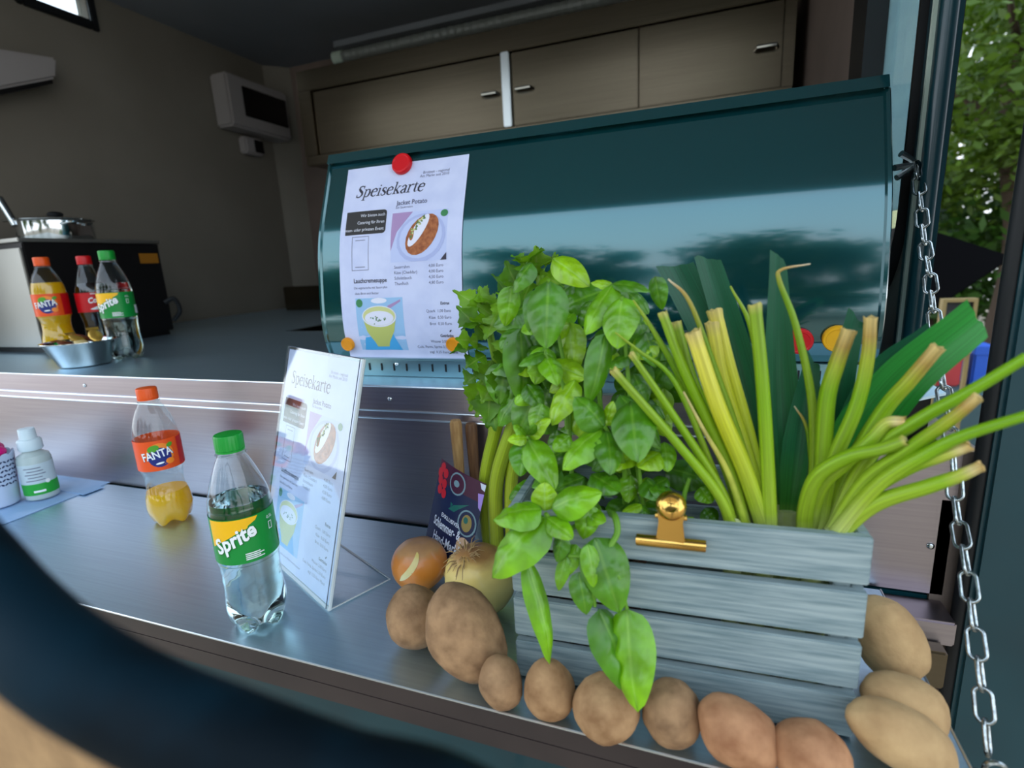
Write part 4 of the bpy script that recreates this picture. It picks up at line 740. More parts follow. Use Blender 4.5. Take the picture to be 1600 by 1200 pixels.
BASIL_FRONT = [[-0.1257,0.02,0.1966,-0.1646,0.005,0.1902,0.0336,0.2,0.3],[-0.1177,0.02,0.1975,-0.0757,0.02,0.2167,0.028,0.22,0.2],[-0.123,0.02,0.1894,-0.1641,-0.01,0.1447,0.0411,0.2,0.2],[-0.125,0.025,0.1916,-0.1255,0.03,0.2154,0.0223,0.15,0],[-0.122,0.02,0.1891,-0.0953,0.0,0.1842,0.0177,0.1,0.2],[-0.1005,0.045,0.1848,-0.0748,0.03,0.1869,0.0175,0.1,0.2],[-0.0892,0.04,0.1949,-0.0935,0.03,0.1666,0.0214,0.1,-0.2]]
BASIL_HANG = [[-0.1395,0.015,0.1488,-0.1139,-0.005,0.066,0.0204,0.12,-0.3],[-0.0816,0.02,0.1758,-0.0584,0.0,0.1231,0.0378,0.18,0.2],[-0.0852,0.01,0.1746,-0.0782,0.0,0.1426,0.0156,0.1,-0.2],[-0.0933,0.01,0.1486,-0.0852,0.0,0.1162,0.0196,0.12,0.1],[-0.1049,0.015,0.1584,-0.1104,0.005,0.1307,0.0124,0.1,0.2],[-0.0768,0.01,0.1177,-0.0501,-0.01,0.0614,0.0342,0.15,-0.4],[-0.0548,0.012,0.1206,-0.0432,-0.02,0.0518,0.0363,0.15,0.3],[-0.1072,0.015,0.1769,-0.1125,0.01,0.1538,0.0152,0.1,0.2],[-0.0971,0.02,0.1673,-0.1051,0.01,0.1423,0.0152,0.1,0.2]]
BASIL_STEMS = [[[-0.1362,0.1,0.3813],[-0.1352,0.12,0.3362],[-0.1265,0.12,0.2778],[-0.1233,0.11,0.2267],[-0.1183,0.1,0.1643]],[[-0.0766,0.11,0.3729],[-0.0905,0.12,0.3198],[-0.0952,0.12,0.2724],[-0.0823,0.07,0.2547]],[[-0.069,0.09,0.3649],[-0.0661,0.1,0.3039],[-0.0606,0.1,0.2445],[-0.0538,0.1,0.1824]],[[-0.1429,0.1,0.3138],[-0.1254,0.1,0.2825],[-0.1225,0.1,0.2408]],[[-0.1534,0.07,0.2403],[-0.1437,0.09,0.2213],[-0.1285,0.09,0.1678]],[[-0.0795,0.06,0.258],[-0.0674,0.08,0.2206],[-0.0671,0.09,0.1748]],[[-0.054,0.08,0.2208],[-0.0519,0.08,0.1993],[-0.0495,0.08,0.1796],[-0.0488,0.08,0.1617]],[[-0.0654,0.09,0.2138],[-0.0613,0.09,0.1963],[-0.0551,0.09,0.1743],[-0.053,0.09,0.1561]],[[-0.0105,0.08,0.2097],[-0.0148,0.08,0.1923],[-0.0163,0.08,0.1659]]]
FRONT_STEMS = [[[-0.1229,0.02,0.1921],[-0.1113,0.03,0.1727],[-0.0978,0.05,0.1707],[-0.0877,0.07,0.1549]],[[-0.0773,0.06,0.1782],[-0.0671,0.035,0.1885],[-0.0641,0.025,0.1817],[-0.0634,0.02,0.1661]]]
HANG_STEMS = [[[-0.0773,0.06,0.1788],[-0.0683,0.04,0.1859],[-0.0649,0.03,0.1769],[-0.0705,0.02,0.1671],[-0.0801,0.01,0.1466],[-0.0802,0.008,0.1205]],[[-0.1231,0.03,0.184],[-0.1353,0.02,0.1618],[-0.1395,0.015,0.1488]],[[-0.0705,0.02,0.1671],[-0.0598,0.01,0.146],[-0.0548,0.012,0.1206]],[[-0.0801,0.01,0.1466],[-0.0897,0.012,0.1605],[-0.1014,0.013,0.1601]]]
CELERY = [[[[-0.2669,0.225,0.0009],[-0.2651,0.215,0.1177],[-0.2317,0.205,0.2253],[-0.2057,0.195,0.2904],[-0.1879,0.195,0.3556]],0.0085],[[[-0.2531,0.215,0.0091],[-0.2426,0.2,0.1265],[-0.2151,0.195,0.2051],[-0.1896,0.19,0.2693],[-0.1703,0.185,0.3491]],0.0095],[[[-0.2294,0.21,0.0435],[-0.2221,0.205,0.1434],[-0.1932,0.2,0.2285],[-0.1699,0.195,0.3054],[-0.1712,0.195,0.3828]],0.0083],[[[-0.2736,0.235,0.0037],[-0.2645,0.23,0.1113],[-0.2521,0.225,0.2019],[-0.2394,0.22,0.2614],[-0.2447,0.215,0.3173]],0.0057]]
CELERY_LEAVES = [[-0.2411,0.205,0.3111,-0.2724,0.19,0.3508,0.0302,0.12,0.2],[-0.2489,0.215,0.3174,-0.2513,0.21,0.3708,0.0346,0.12,0.2],[-0.2376,0.195,0.3014,-0.2751,0.17,0.3001,0.0313,0.12,0.2],[-0.2385,0.205,0.2881,-0.2607,0.18,0.2309,0.038,0.12,0.2],[-0.2385,0.205,0.2881,-0.2398,0.18,0.2123,0.0418,0.12,0.2],[-0.2183,0.205,0.3555,-0.2345,0.18,0.3149,0.0367,0.12,0.2],[-0.2053,0.195,0.3842,-0.1988,0.17,0.3373,0.0355,0.12,0.2],[-0.1774,0.195,0.3762,-0.1711,0.18,0.4124,0.0364,0.12,0.2],[-0.1793,0.195,0.3831,-0.1987,0.18,0.4047,0.028,0.12,0.2],[-0.172,0.195,0.3828,-0.1479,0.18,0.402,0.0293,0.12,0.2],[-0.1954,0.195,0.3558,-0.2102,0.19,0.3984,0.0343,0.12,0.2],[-0.2244,0.205,0.3186,-0.2527,0.18,0.3368,0.0373,0.12,0.2],[-0.2175,0.195,0.3052,-0.2229,0.17,0.2506,0.0368,0.12,0.2],[-0.2422,0.205,0.2568,-0.2576,0.19,0.2203,0.0347,0.12,0.2],[-0.2109,0.205,0.3481,-0.2262,0.19,0.3852,0.033,0.12,0.2],[-0.2315,0.215,0.3325,-0.2799,0.2,0.3686,0.0265,0.12,0.2],[-0.18,0.185,0.3768,-0.1837,0.16,0.3517,0.0311,0.12,0.2],[-0.1683,0.195,0.3827,-0.1408,0.17,0.3696,0.0292,0.12,0.2],[-0.252,0.205,0.2723,-0.2714,0.19,0.2594,0.0308,0.12,0.2],[-0.2384,0.225,0.3506,-0.2557,0.21,0.3672,0.0276,0.12,0.2],[-0.2337,0.2,0.3306,-0.264,0.18,0.326,0.0326,0.12,0.2],[-0.2293,0.195,0.2672,-0.2415,0.17,0.2438,0.0331,0.12,0.2],[-0.2422,0.195,0.2938,-0.2626,0.18,0.2811,0.0315,0.12,0.2],[-0.1987,0.185,0.3706,-0.2109,0.17,0.3582,0.0294,0.12,0.2],[-0.1852,0.185,0.3905,-0.1599,0.17,0.4078,0.0276,0.12,0.2],[-0.2083,0.185,0.3321,-0.2033,0.16,0.2969,0.0329,0.12,0.2],[-0.2371,0.195,0.2476,-0.2296,0.18,0.2074,0.0334,0.12,0.2],[-0.2509,0.195,0.3089,-0.2681,0.17,0.3164,0.0255,0.12,0.2],[-0.1918,0.185,0.4043,-0.1777,0.17,0.384,0.0275,0.12,0.2],[-0.2265,0.215,0.3474,-0.2545,0.2,0.3568,0.0338,0.12,0.2]]
ONIONS = [["left",[[[[0.0256,0.075,0.1657],[0.0122,0.07,0.2016],[-0.0226,0.06,0.2497],[-0.0695,0.045,0.3105]],0.0049,0.0033,"cut"],[[[0.0269,0.08,0.1633],[0.0144,0.08,0.202],[-0.0276,0.07,0.2727],[-0.0574,0.06,0.321]],0.0049,0.0026,"cut"],[[[0.0261,0.085,0.163],[0.0057,0.085,0.2224],[-0.0244,0.08,0.2944],[-0.0531,0.075,0.3209],[-0.0717,0.07,0.3371]],0.0039,0.0006,"tip"]]],["left2",[[[[0.0378,0.09,0.157],[0.0161,0.095,0.2218],[-0.0209,0.09,0.2966],[-0.0439,0.085,0.3388],[-0.0583,0.08,0.3625]],0.0056,0.0007,"tip"],[[[0.0374,0.085,0.1597],[0.0199,0.085,0.2213],[-0.0165,0.08,0.3032],[-0.0349,0.08,0.3515]],0.0055,0.0037,"cut"],[[[0.0382,0.095,0.1544],[0.0224,0.1,0.2204],[-0.0086,0.1,0.2857],[-0.0253,0.1,0.3411]],0.0056,0.0043,"cut"],[[[0.038,0.08,0.1624],[0.0197,0.075,0.2184],[0.0008,0.07,0.2544],[-0.0168,0.07,0.2883]],0.0033,0.0008,"dry"]]],["left3",[[[[0.0533,0.085,0.1595],[0.0336,0.08,0.2177],[0.0099,0.075,0.2752],[-0.0111,0.075,0.3368]],0.0076,0.0061,"yellow"],[[[0.05,0.1,0.1509],[0.0324,0.1,0.2259],[0.0074,0.095,0.3006],[-0.014,0.09,0.3585],[-0.0313,0.09,0.378]],0.0051,0.0006,"drytip"],[[[0.0551,0.1,0.1516],[0.0374,0.11,0.2178],[0.0141,0.11,0.2886],[0.0033,0.11,0.3395]],0.0062,0.0054,"yellow"]]],["left4",[[[[0.0547,0.08,0.1624],[0.0499,0.08,0.2192],[0.0425,0.08,0.292],[0.0337,0.08,0.357]],0.0059,0.0047,"cut"],[[[0.0562,0.11,0.1464],[0.0397,0.12,0.2263],[0.0181,0.12,0.3002],[0.0051,0.12,0.3489]],0.0063,0.0061,"yellow"],[[[0.0605,0.12,0.1416],[0.0519,0.13,0.2477],[0.0358,0.13,0.3301],[0.0176,0.13,0.3683]],0.0052,0.0008,"tip"]]],["right1",[[[[0.0818,0.09,0.1561],[0.0799,0.085,0.1896],[0.0843,0.075,0.2223],[0.1016,0.065,0.2436],[0.12,0.055,0.2548],[0.1315,0.05,0.2634]],0.007,0.004,"cut"],[[[0.0871,0.1,0.1514],[0.0881,0.11,0.2124],[0.0822,0.11,0.2764],[0.0668,0.11,0.3371],[0.0532,0.11,0.3722],[0.0544,0.11,0.3812],[0.0744,0.11,0.3847]],0.0049,0.0005,"drytip"],[[[0.0844,0.095,0.1537],[0.0886,0.085,0.2067],[0.1028,0.075,0.2353],[0.1164,0.07,0.2564],[0.1253,0.07,0.2694],[0.1349,0.065,0.2723]],0.006,0.0041,"dryflap"]]],["right2",[[[[0.0914,0.1,0.152],[0.0928,0.1,0.2067],[0.0913,0.1,0.2755],[0.0962,0.1,0.3074],[0.1026,0.1,0.3341]],0.0076,0.0054,"cutdry"],[[[0.0921,0.095,0.1548],[0.0968,0.095,0.2192],[0.1097,0.09,0.2753],[0.114,0.09,0.3149],[0.1133,0.09,0.3446]],0.0065,0.0043,"cutdry"],[[[0.0951,0.115,0.1443],[0.0868,0.115,0.2186],[0.0804,0.115,0.251],[0.0708,0.115,0.2676]],0.0034,0.0005,"drytip"]]],["right3",[[[[0.0973,0.1,0.1528],[0.1108,0.1,0.2184],[0.1273,0.09,0.2724],[0.1393,0.08,0.3001],[0.1518,0.075,0.3252]],0.0071,0.0045,"cutdry"],[[[0.0958,0.085,0.1609],[0.1149,0.07,0.2216],[0.1347,0.05,0.2577],[0.1502,0.035,0.2846],[0.1602,0.03,0.3008]],0.0063,0.0032,"cutdry"],[[[0.0988,0.095,0.1558],[0.1161,0.08,0.2345],[0.14,0.06,0.2749],[0.1658,0.05,0.3014],[0.1857,0.04,0.3248]],0.0059,0.0032,"tip2"]]],["right4",[[[[0.0954,0.075,0.1659],[0.1181,0.06,0.2079],[0.1462,0.045,0.2328],[0.16,0.04,0.2437],[0.1695,0.035,0.2538]],0.0067,0.0033,"dryflap"],[[[0.0961,0.08,0.1633],[0.1158,0.065,0.2146],[0.1335,0.05,0.2423],[0.1498,0.04,0.2575],[0.1617,0.035,0.2674]],0.0057,0.0037,"dryflap"],[[[0.0946,0.07,0.1686],[0.1196,0.055,0.2267],[0.142,0.04,0.2586],[0.1555,0.03,0.2749],[0.1812,0.02,0.2929]],0.0056,0.0031,"tip2"]]]]
LEEKS = [[[[[0.0623,0.135,0.1364],[0.0418,0.145,0.2176],[0.0123,0.15,0.3013],[-0.0295,0.15,0.3877]],0.0166,0.0153],[[[0.0638,0.13,0.1393],[0.0478,0.14,0.2198],[0.0249,0.145,0.3095],[-0.0018,0.145,0.3927]],0.0151,0.0102]],[[[[0.0717,0.125,0.1405],[0.0682,0.13,0.2128],[0.06,0.135,0.3047],[0.0538,0.135,0.3912]],0.015,0.0059],[[[0.0722,0.115,0.1459],[0.0775,0.12,0.2055],[0.0806,0.125,0.2622],[0.0843,0.13,0.3059]],0.0142,0.0054]],[[[[0.0999,0.13,0.1367],[0.1127,0.125,0.2169],[0.1401,0.11,0.2879],[0.1773,0.09,0.343]],0.02,0.0134],[[[0.1037,0.14,0.1318],[0.1162,0.145,0.2225],[0.135,0.14,0.2904],[0.1632,0.13,0.3264]],0.0118,0.007],[[[0.1,0.14,0.1313],[0.1067,0.15,0.22],[0.1118,0.15,0.2938],[0.1176,0.15,0.3393]],0.0111,0.007]]]
POTATOES = [[-0.2851,0.0562,0.0336,0.0342,0.0301,70],[-0.2146,0.0344,0.0471,0.0502,0.0364,60],[-0.1674,0.0063,0.0247,0.0251,0.0198,80],[-0.123,0.0102,0.027,0.0273,0.0222,80],[-0.0709,0.0048,0.027,0.0287,0.0271,0],[-0.0185,0.014,0.0263,0.0265,0.0238,85],[0.0316,0.0087,0.0283,0.0332,0.0252,35],[0.084,0.0102,0.0241,0.0291,0.0232,20],[0.1651,0.1416,0.0393,0.0414,0.0284,65],[0.1596,0.075,0.0272,0.0366,0.0241,25],[0.1457,0.0365,0.0302,0.0447,0.0233,28]]
CHAIN = [[0.235,0.4537,0.4908],[0.2342,0.4282,0.4549],[0.2329,0.3943,0.4023],[0.2318,0.3593,0.3599],[0.2306,0.3255,0.3137],[0.2288,0.2782,0.2535],[0.227,0.2323,0.2002],[0.2253,0.2037,0.1528],[0.2237,0.1664,0.1141],[0.2215,0.1254,0.0657],[0.2201,0.1007,0.0359],[0.218,0.0704,-0.0061]]
# ------------------------------------------------------------------ crate
M('crate_paint', lin(158, 172, 172), .7, var=(1.0, lin(112, 132, 136), .35, .66, 5), bump=(1.0, .25), stretch=(14, 120, 260))
CO = Vector((-.1655, .043, .001)); CA = math.atan2(.014, .287); CWD, CDP, CHT = .2875, .135, .182
cr = thing('wooden_crate', CO, 'grey-blue slatted wooden crate holding herbs, leeks and spring onions', 'crate'); cr.rotation_euler = (0, 0, CA)
SLH, PIT, TH = .040, .0468, .009
def slat_mesh(name, lx, ly, lz, seed):
    mb = MB().box(0, lx, 0, ly, 0, lz); me = mb.mesh(name, Vector((0, 0, 0)), False, bevel=.0012); return me
sm_f = [slat_mesh('slat', CWD, TH, SLH, k) for k in range(2)]; sm_s = slat_mesh('slat', TH, CDP - 2 * TH - .0008, SLH, 5)
for k in range(4):
    z = .0015 + k * PIT - (0.0 if k else 0)
    put('slat', sm_f[0], 'crate_paint', cr, Matrix.Translation((0, 0, z))); put('slat', sm_f[1], 'crate_paint', cr, Matrix.Translation((0, CDP - TH, z)))
    put('slat', sm_s, 'crate_paint', cr, Matrix.Translation((0, TH + .0004, z))); put('slat', sm_s, 'crate_paint', cr, Matrix.Translation((CWD - TH, TH + .0004, z)))
pm_ = MB().box(0, .012, 0, .012, 0, CHT - .003).mesh('corner_post', Vector((0, 0, 0)), False, bevel=.001)
for x in (TH + .0005, CWD - TH - .0125):
    for y in (TH + .0005, CDP - TH - .0125): put('corner_post', pm_, 'crate_paint', cr, Matrix.Translation((x, y, 0)))
M('soil', lin(70, 48, 34), .95, var=(80, lin(40, 28, 20), .4, .6, 4), bump=(120, .6))
put('bottom_board', MB().box(.010, CWD - .010, .010, CDP - .010, .002, .008).mesh('bottom_board', Vector((0, 0, 0)), False), 'crate_paint', cr, Matrix.Identity(4))
def cw(x, y, z): return CO + Matrix.Rotation(CA, 3, 'Z') @ Vector((x, y, z))
pot_m = M('nursery_pot', lin(84, 56, 42), .6)
pb = thing('nursery_pot', cw(.075, .065, .01), 'brown plant pot inside the crate under the basil', 'pot')
c_ = cw(.072, .068, .009)
MB().lathe([(.001, 0), (.036, 0), (.038, .004), (.047, .098), (.0495, .099), (.0495, .108), (.046, .108), (.045, .095), (.001, .092)], c_, 28, cap=False).build('pot_wall', 'nursery_pot', pb, smooth=True)
MB().lathe([(.0445, .093), (.030, .098), (.001, .099)], c_, 20, cap=False).build('soil', 'soil', pb, smooth=True)
# gold bulldog clip
M('brass', lin(225, 176, 92), .2, 1.0)
cx, cyy = -.0235, CO.y + .007 - .0045
cp = thing('bulldog_clip', (cx, cyy, .166), 'brass bulldog clip gripping the top slat of the crate', 'clip')
bar = MB()
bar.prism([(-.0058 * math.sin(t) - .001, .0052 * math.cos(t)) for t in [PI * k / 8 for k in range(9)]] + [(-.0004, -.0045), (-.0004, .0045)], cx - .0275, cx + .0275, 'X')
bar.v = [(x, y + cyy - .0005 + (x - cx) * .049, z + .1665) for x, y, z in bar.v]; bar.build('jaw', 'brass', cp, smooth=True, bevel=.0006)
nk = MB().prism([(cx - .0115, .168), (cx + .0115, .168), (cx + .0095, .186), (cx + .0105, .194), (cx - .0105, .194), (cx - .0095, .186)], cyy - .0058, cyy - .003, 'Y'); nk.build('neck', 'brass', cp, bevel=.0008)
h = MB().lathe([(.0065, -.0025), (.0110, -.0022), (.0120, .0), (.0110, .0028), (.0080, .0055), (.0060, .0060), (.0035, .0040), (.0005, .0035)], (0, 0, 0), 24, cap=False)
q = Vector((0, 0, 1)).rotation_difference(Vector((0, -.85, .5))); h.v = [tuple(q @ Vector(v) + Vector((cx, cyy - .004, .2005))) for v in h.v]; h.build('thumb_ring', 'brass', cp, smooth=True)
MB().tube([(cx - .0125, cyy - .001, .1895), (cx, cyy - .001, .1895), (cx + .0125, cyy - .001, .1895)], .0022, 8).build('pivot_pin', 'brass', cp, smooth=True)
MB().prism([(cx - .0105, .168), (cx + .0105, .168), (cx + .0095, .195), (cx - .0095, .195)], CO.y + TH + .0125, CO.y + TH + .014, 'Y').build('rear_plate', 'brass', cp)

# ------------------------------------------------------------------ potatoes and onions
M('potato_a', lin(180, 140, 98), .85, var=(55, lin(138, 100, 64), .35, .68, 6), bump=(160, .35))
M('potato_b', lin(172, 134, 96), .85, var=(60, lin(128, 96, 66), .35, .68, 6), bump=(190, .35))
M('potato_c', lin(190, 138, 98), .8, var=(50, lin(150, 100, 66), .35, .68, 6), bump=(150, .3))
M('potato_d', lin(196, 160, 112), .85, var=(34, lin(164, 128, 86), .35, .68, 6), bump=(170, .35))
PLAB = ['rounded potato resting left of the largest potato, below the brown onion', 'largest upright potato at the left corner of the crate, below the pale onion', 'smallest potato in front of the crate corner, at the left end of the front row', 'pear-shaped potato under the tip of the long hanging basil leaf',
        'round potato partly covered by the largest drooping basil leaf', 'small upright oval potato directly right of the drooping leaf', 'smooth elongated reddish potato tilted in the front row', 'reddish potato at the bottom edge between tilted potato and crate corner',
        'tall tan potato standing against the right end of the crate', 'pale potato wedged behind the large yellowish one at right', 'large yellowish long potato lying at the right front corner of the crate']
def blob(c, A, rad, seed, amp=.10, dents=4, nu=36, nv=24, taper=0.0):
    rnd = random.Random(seed); eyes = []
    for _ in range(dents):
        v = Vector((rnd.gauss(0, 1), rnd.gauss(0, 1), rnd.gauss(0, 1))).normalized(); eyes.append((v, rnd.uniform(.12, .2), rnd.uniform(.03, .05)))
    mb = MB().ball((0, 0, 0), 1.0, nu, nv); out = []
    for v in mb.v:
        d = Vector(v); k = 1 + amp * noise.noise(d * 1.1 + Vector((seed * 3.1, seed, 0))) + .03 * noise.noise(d * 3.2 + Vector((seed, 0, seed)))
        for e, w, dp in eyes:
            g = (d - e).length; k -= dp * math.exp(-(g / w) ** 2)
        k2 = 1 + taper * d.x
        out.append(tuple(Vector(c) + A[0] * (d.x * k * rad[0]) + A[1] * (d.y * k * k2 * rad[1]) + A[2] * (d.z * k * k2 * rad[2])))
    mb.v = out; return mb
for i, (x, y, z, a, b, ang) in enumerate(POTATOES):
    an = math.radians(ang); A = [CR * math.cos(an) - CU * math.sin(an), CR * math.sin(an) + CU * math.cos(an), CW]
    mt_ = ['potato_b', 'potato_b', 'potato_b', 'potato_a', 'potato_a', 'potato_b', 'potato_c', 'potato_c', 'potato_d', 'potato_d', 'potato_d'][i]
    mb = blob((x, y, z), A, (a, b, b * .95), i + 2, .10, 5, taper=[.05, .02, 0, .18, 0, 0, .05, -.12, .06, .1, .12][i])
    zm = min(v[2] for v in mb.v); mb.v = [(v[0], v[1], v[2] - zm + .0006) for v in mb.v]
    tag(mb.build('potato', mt_, loc=(x, y, 0), smooth='all'), PLAB[i], 'potato', 'potatoes around the crate')
def uvball(name, stops, rough, wave):
    m = M(name, stops[0][1], rough, coat=.25); n = m.node_tree.nodes; l = m.node_tree.links; b = n['Principled BSDF']
    tc = n.new('ShaderNodeTexCoord'); sp = n.new('ShaderNodeSeparateXYZ'); l.new(tc.outputs['Generated'], sp.inputs[0]); rp = n.new('ShaderNodeValToRGB'); els = rp.color_ramp.elements
    els[0].position, els[0].color = stops[0]; els[1].position, els[1].color = stops[-1]
    for p, c in stops[1:-1]: e = els.new(p); e.color = c
    nz = n.new('ShaderNodeTexNoise'); nz.inputs['Scale'].default_value = 3.5; nz.inputs['Detail'].default_value = 5; l.new(tc.outputs['Generated'], nz.inputs[0])
    ad_ = n.new('ShaderNodeMath'); ad_.operation = 'MULTIPLY_ADD'; l.new(nz.outputs['Fac'], ad_.inputs[0]); ad_.inputs[1].default_value = wave; l.new(sp.outputs['Z'], ad_.inputs[2])
    sb_ = n.new('ShaderNodeMath'); sb_.operation = 'SUBTRACT'; l.new(ad_.outputs[0], sb_.inputs[0]); sb_.inputs[1].default_value = wave * .5
    l.new(sb_.outputs[0], rp.inputs[0]); l.new(rp.outputs[0], b.inputs['Base Color']); return m
uvball('onion_brown', [(0, lin(222, 140, 54)), (.5, lin(220, 134, 50)), (.76, lin(214, 132, 62)), (.86, lin(190, 140, 92)), (1, lin(160, 118, 84))], .35, .2)
uvball('onion_pale', [(0, lin(226, 196, 110)), (.5, lin(244, 224, 140)), (.82, lin(232, 200, 112)), (.94, lin(168, 120, 70)), (1, lin(140, 100, 66))], .4, .15)
uvball('onion_scar', [(0, lin(238, 226, 170)), (1, lin(214, 190, 104))], .35, .2)
M('onion_root', lin(168, 136, 92), .8)
O1 = Vector((-.3343, .1525, .0335)); r1 = .0345
on1 = thing('onion', O1, 'brown-skinned onion with a peeled pale streak beside the dark flyer', 'onion', 'onions')
q1 = Vector((0, 0, 1)).rotation_difference(Vector((-.15, -.35, .92)).normalized()); A1 = [q1 @ Vector((1, 0, 0)), q1 @ Vector((0, 1, 0)), q1 @ Vector((0, 0, 1))]
on = blob(O1, A1, (r1 * 1.04, r1, r1 * .93), 41, .03, 0, taper=0); on.build('bulb', 'onion_brown', on1, smooth='all')
pk = MB(); nU, nV = 14, 6
for i in range(nU + 1):
    for j in range(nV + 1):
        t = i / nU; s = (j / nV - .5); ph = -1.75 + 1.25 * t; th = 1.22 - .70 * t; wdt = .46 * math.sin(PI * min(1, .08 + t * .9)) ** .5
        d = Vector((math.cos(ph + s * wdt * .6) * math.sin(th - s * wdt), math.sin(ph + s * wdt * .6) * math.sin(th - s * wdt), math.cos(th - s * wdt)))
        pk.v.append(tuple(O1 + A1[0] * d.x * (r1 * 1.055) + A1[1] * d.y * (r1 * 1.02) + A1[2] * d.z * (r1 * .955)))
pk.f = [(i * (nV + 1) + j, i * (nV + 1) + j + 1, (i + 1) * (nV + 1) + j + 1, (i + 1) * (nV + 1) + j) for i in range(nU) for j in range(nV)]
pk.build('peeled_patch', 'onion_scar', on1, smooth='all')
O2 = Vector((-.2381, .1253, .0443)); r2 = .0395
on2 = thing('onion', O2, 'large pale yellow onion with dry roots on top beside the crate', 'onion', 'onions')
q2 = Vector((0, 0, 1)).rotation_difference(Vector((-.25, -.35, .9)).normalized()); A2 = [q2 @ Vector((1, 0, 0)), q2 @ Vector((0, 1, 0)), q2 @ Vector((0, 0, 1))]
blob(O2, A2, (r2, r2, r2 * 1.1), 52, .04, 0).build('bulb', 'onion_pale', on2, smooth='all')
rt = random.Random(5); rm = MB(); top2 = O2 + A2[2] * (r2 * 1.06)
for k in range(46):
    a = rt.uniform(0, 2 * PI); rr_ = rt.uniform(0, .012); p = top2 + A2[0] * rr_ * math.cos(a) + A2[1] * rr_ * math.sin(a) - A2[2] * .002
    d = (A2[2] * rt.uniform(.1, .8) + A2[0] * math.cos(a) + A2[1] * math.sin(a)).normalized(); ln = rt.uniform(.008, .02)
    rm.tube([p, p + d * ln * .5 + A2[2] * .001, p + d * ln - Vector((0, 0, ln * .3))], [.0007, .0006, .0003], 4)
rm.build('root_tuft', 'onion_root', on2); on2.children[-1]['kind'] = 'stuff'
# ------------------------------------------------------------------ flyer on skewer, wooden handles
M('flyer_navy', lin(24, 20, 62), .4, var=(9, lin(16, 40, 78), .35, .7, 3)); M('fl_red', lin(196, 24, 44), .4); M('fl_plum', lin(70, 24, 52), .4); M('fl_glass', lin(120, 150, 160), .4); M('fl_gold', lin(150, 130, 70), .4); M('fl_green', lin(24, 100, 90), .4); M('fl_white', lin(220, 226, 240), .5); M('fl_lilac', lin(170, 140, 220), .4); M('fl_tan', lin(206, 170, 140), .4)
F00 = Vector((-.3285, .224, .1475)); F10 = Vector((-.2515, .192, .1320)); F01 = Vector((-.3560, .200, .0230)); FN = (F10 - F00).cross(F01 - F00).normalized()
if FN.y > 0: FN = -FN
FW, FH = 1.0, 1.5
def flmap(x, y, off):
    bend = .006 * math.sin(PI * x) ; return F00 + (F10 - F00) * x + (F01 - F00) * (-y / 1.5) + FN * (off + bend)
fy = thing('flyer', F01, 'dark blue market flyer with white lettering standing behind the onions', 'flyer')
fm = MB(); nx, ny = 10, 10
fm.v = [tuple(flmap(i / nx, -1.5 * j / ny, 0)) for j in range(ny + 1) for i in range(nx + 1)]; fm.f = [(j * (nx + 1) + i, (j + 1) * (nx + 1) + i, (j + 1) * (nx + 1) + i + 1, j * (nx + 1) + i + 1) for j in range(ny) for i in range(nx)]
fs = fm.build('flyer_card', 'flyer_navy', fy, smooth=True)
P = Print(.12)
P.rect('fl_plum', .0, -.30, 1.0, 0, 1); 
for a, b in ((.10, -.10), (.20, -.16), (.09, -.30), (.21, -.32), (.12, -.44), (.24, -.46), (.05, -.20)): P.ell('fl_red', a, b, .062, .075, 2, n=14, rings=1)
P.ell('fl_glass', .50, -.20, .17, .17, 2); P.ell('fl_plum', .50, -.20, .145, .145, 3); P.ell('fl_glass', .49, -.20, .06, .05, 4)
P.poly('fl_green', [(.42, -.62), (.52, -.52), (.80, -.40), (.62, -.55), (.55, -.62)], 2); P.poly('fl_green', [(.50, -.52), (.44, -.50), (.46, -.58)], 2)
P.poly('fl_lilac', [(.90, -.18), (1.0, -.16), (1.0, -.42), (.95, -.38)], 2); P.poly('fl_white', [(.90, -.02), (1.0, -.02), (1.0, -.12), (.94, -.10)], 2)
P.ell('fl_glass', .82, -.68, .17, .20, 3); P.ell('flyer_navy', .82, -.68, .145, .175, 4); P.ell('fl_gold', .82, -.68, .09, .13, 5); P.ell('fl_green', .80, -.64, .04, .05, 6)
P.ell('fl_tan', .83, -1.04, .12, .14, 3); P.text('fl_white', 'H', .775, -1.10, .17, lay=5)
P.text('fl_white', 'EXKLUSIVER', .30, -.79, .085, rot=-.05, lay=3, bold=.02, width=.42); P.text('fl_white', 'Schlemmer- &', .14, -.98, .20, lay=3, bold=.02, width=.62); P.text('fl_white', 'Hand-Markt', .20, -1.20, .20, lay=3, bold=.02, width=.60)
for s in (-1, 1): P.ell('fl_white', .48 + s * .06, -1.33, .055, .045, 3, n=14, rings=1); P.ell('flyer_navy', .48 + s * .06, -1.33, .038, .030, 4, n=14, rings=1)
P.build(flmap, fs, .0002, dict(fl_plum='picture_band', fl_red='picture_tomatoes', fl_glass='picture_plate', fl_green='picture_herb', fl_lilac='picture_card', fl_white='lettering', flyer_navy='picture_plate_inside', fl_gold='picture_food', fl_tan='picture_badge'))
M('skewer', lin(206, 178, 120), .6)
sk_ = MB().tube([(-.336, .170, .052), (-.320, .165, .040), (-.295, .150, .020)], .0019, 8).build('wooden_skewer', 'skewer', loc=(-.32, .16, .04)); tag(sk_, 'thin wooden skewer slanting between the two onions', 'skewer')
M('wood_pale', lin(190, 150, 96), .55, var=(1.0, lin(160, 118, 70), .35, .65, 4), stretch=(300, 300, 24)); M('wood_dark', lin(128, 90, 58), .55, var=(1.0, lin(98, 66, 42), .35, .65, 4), stretch=(300, 300, 24))
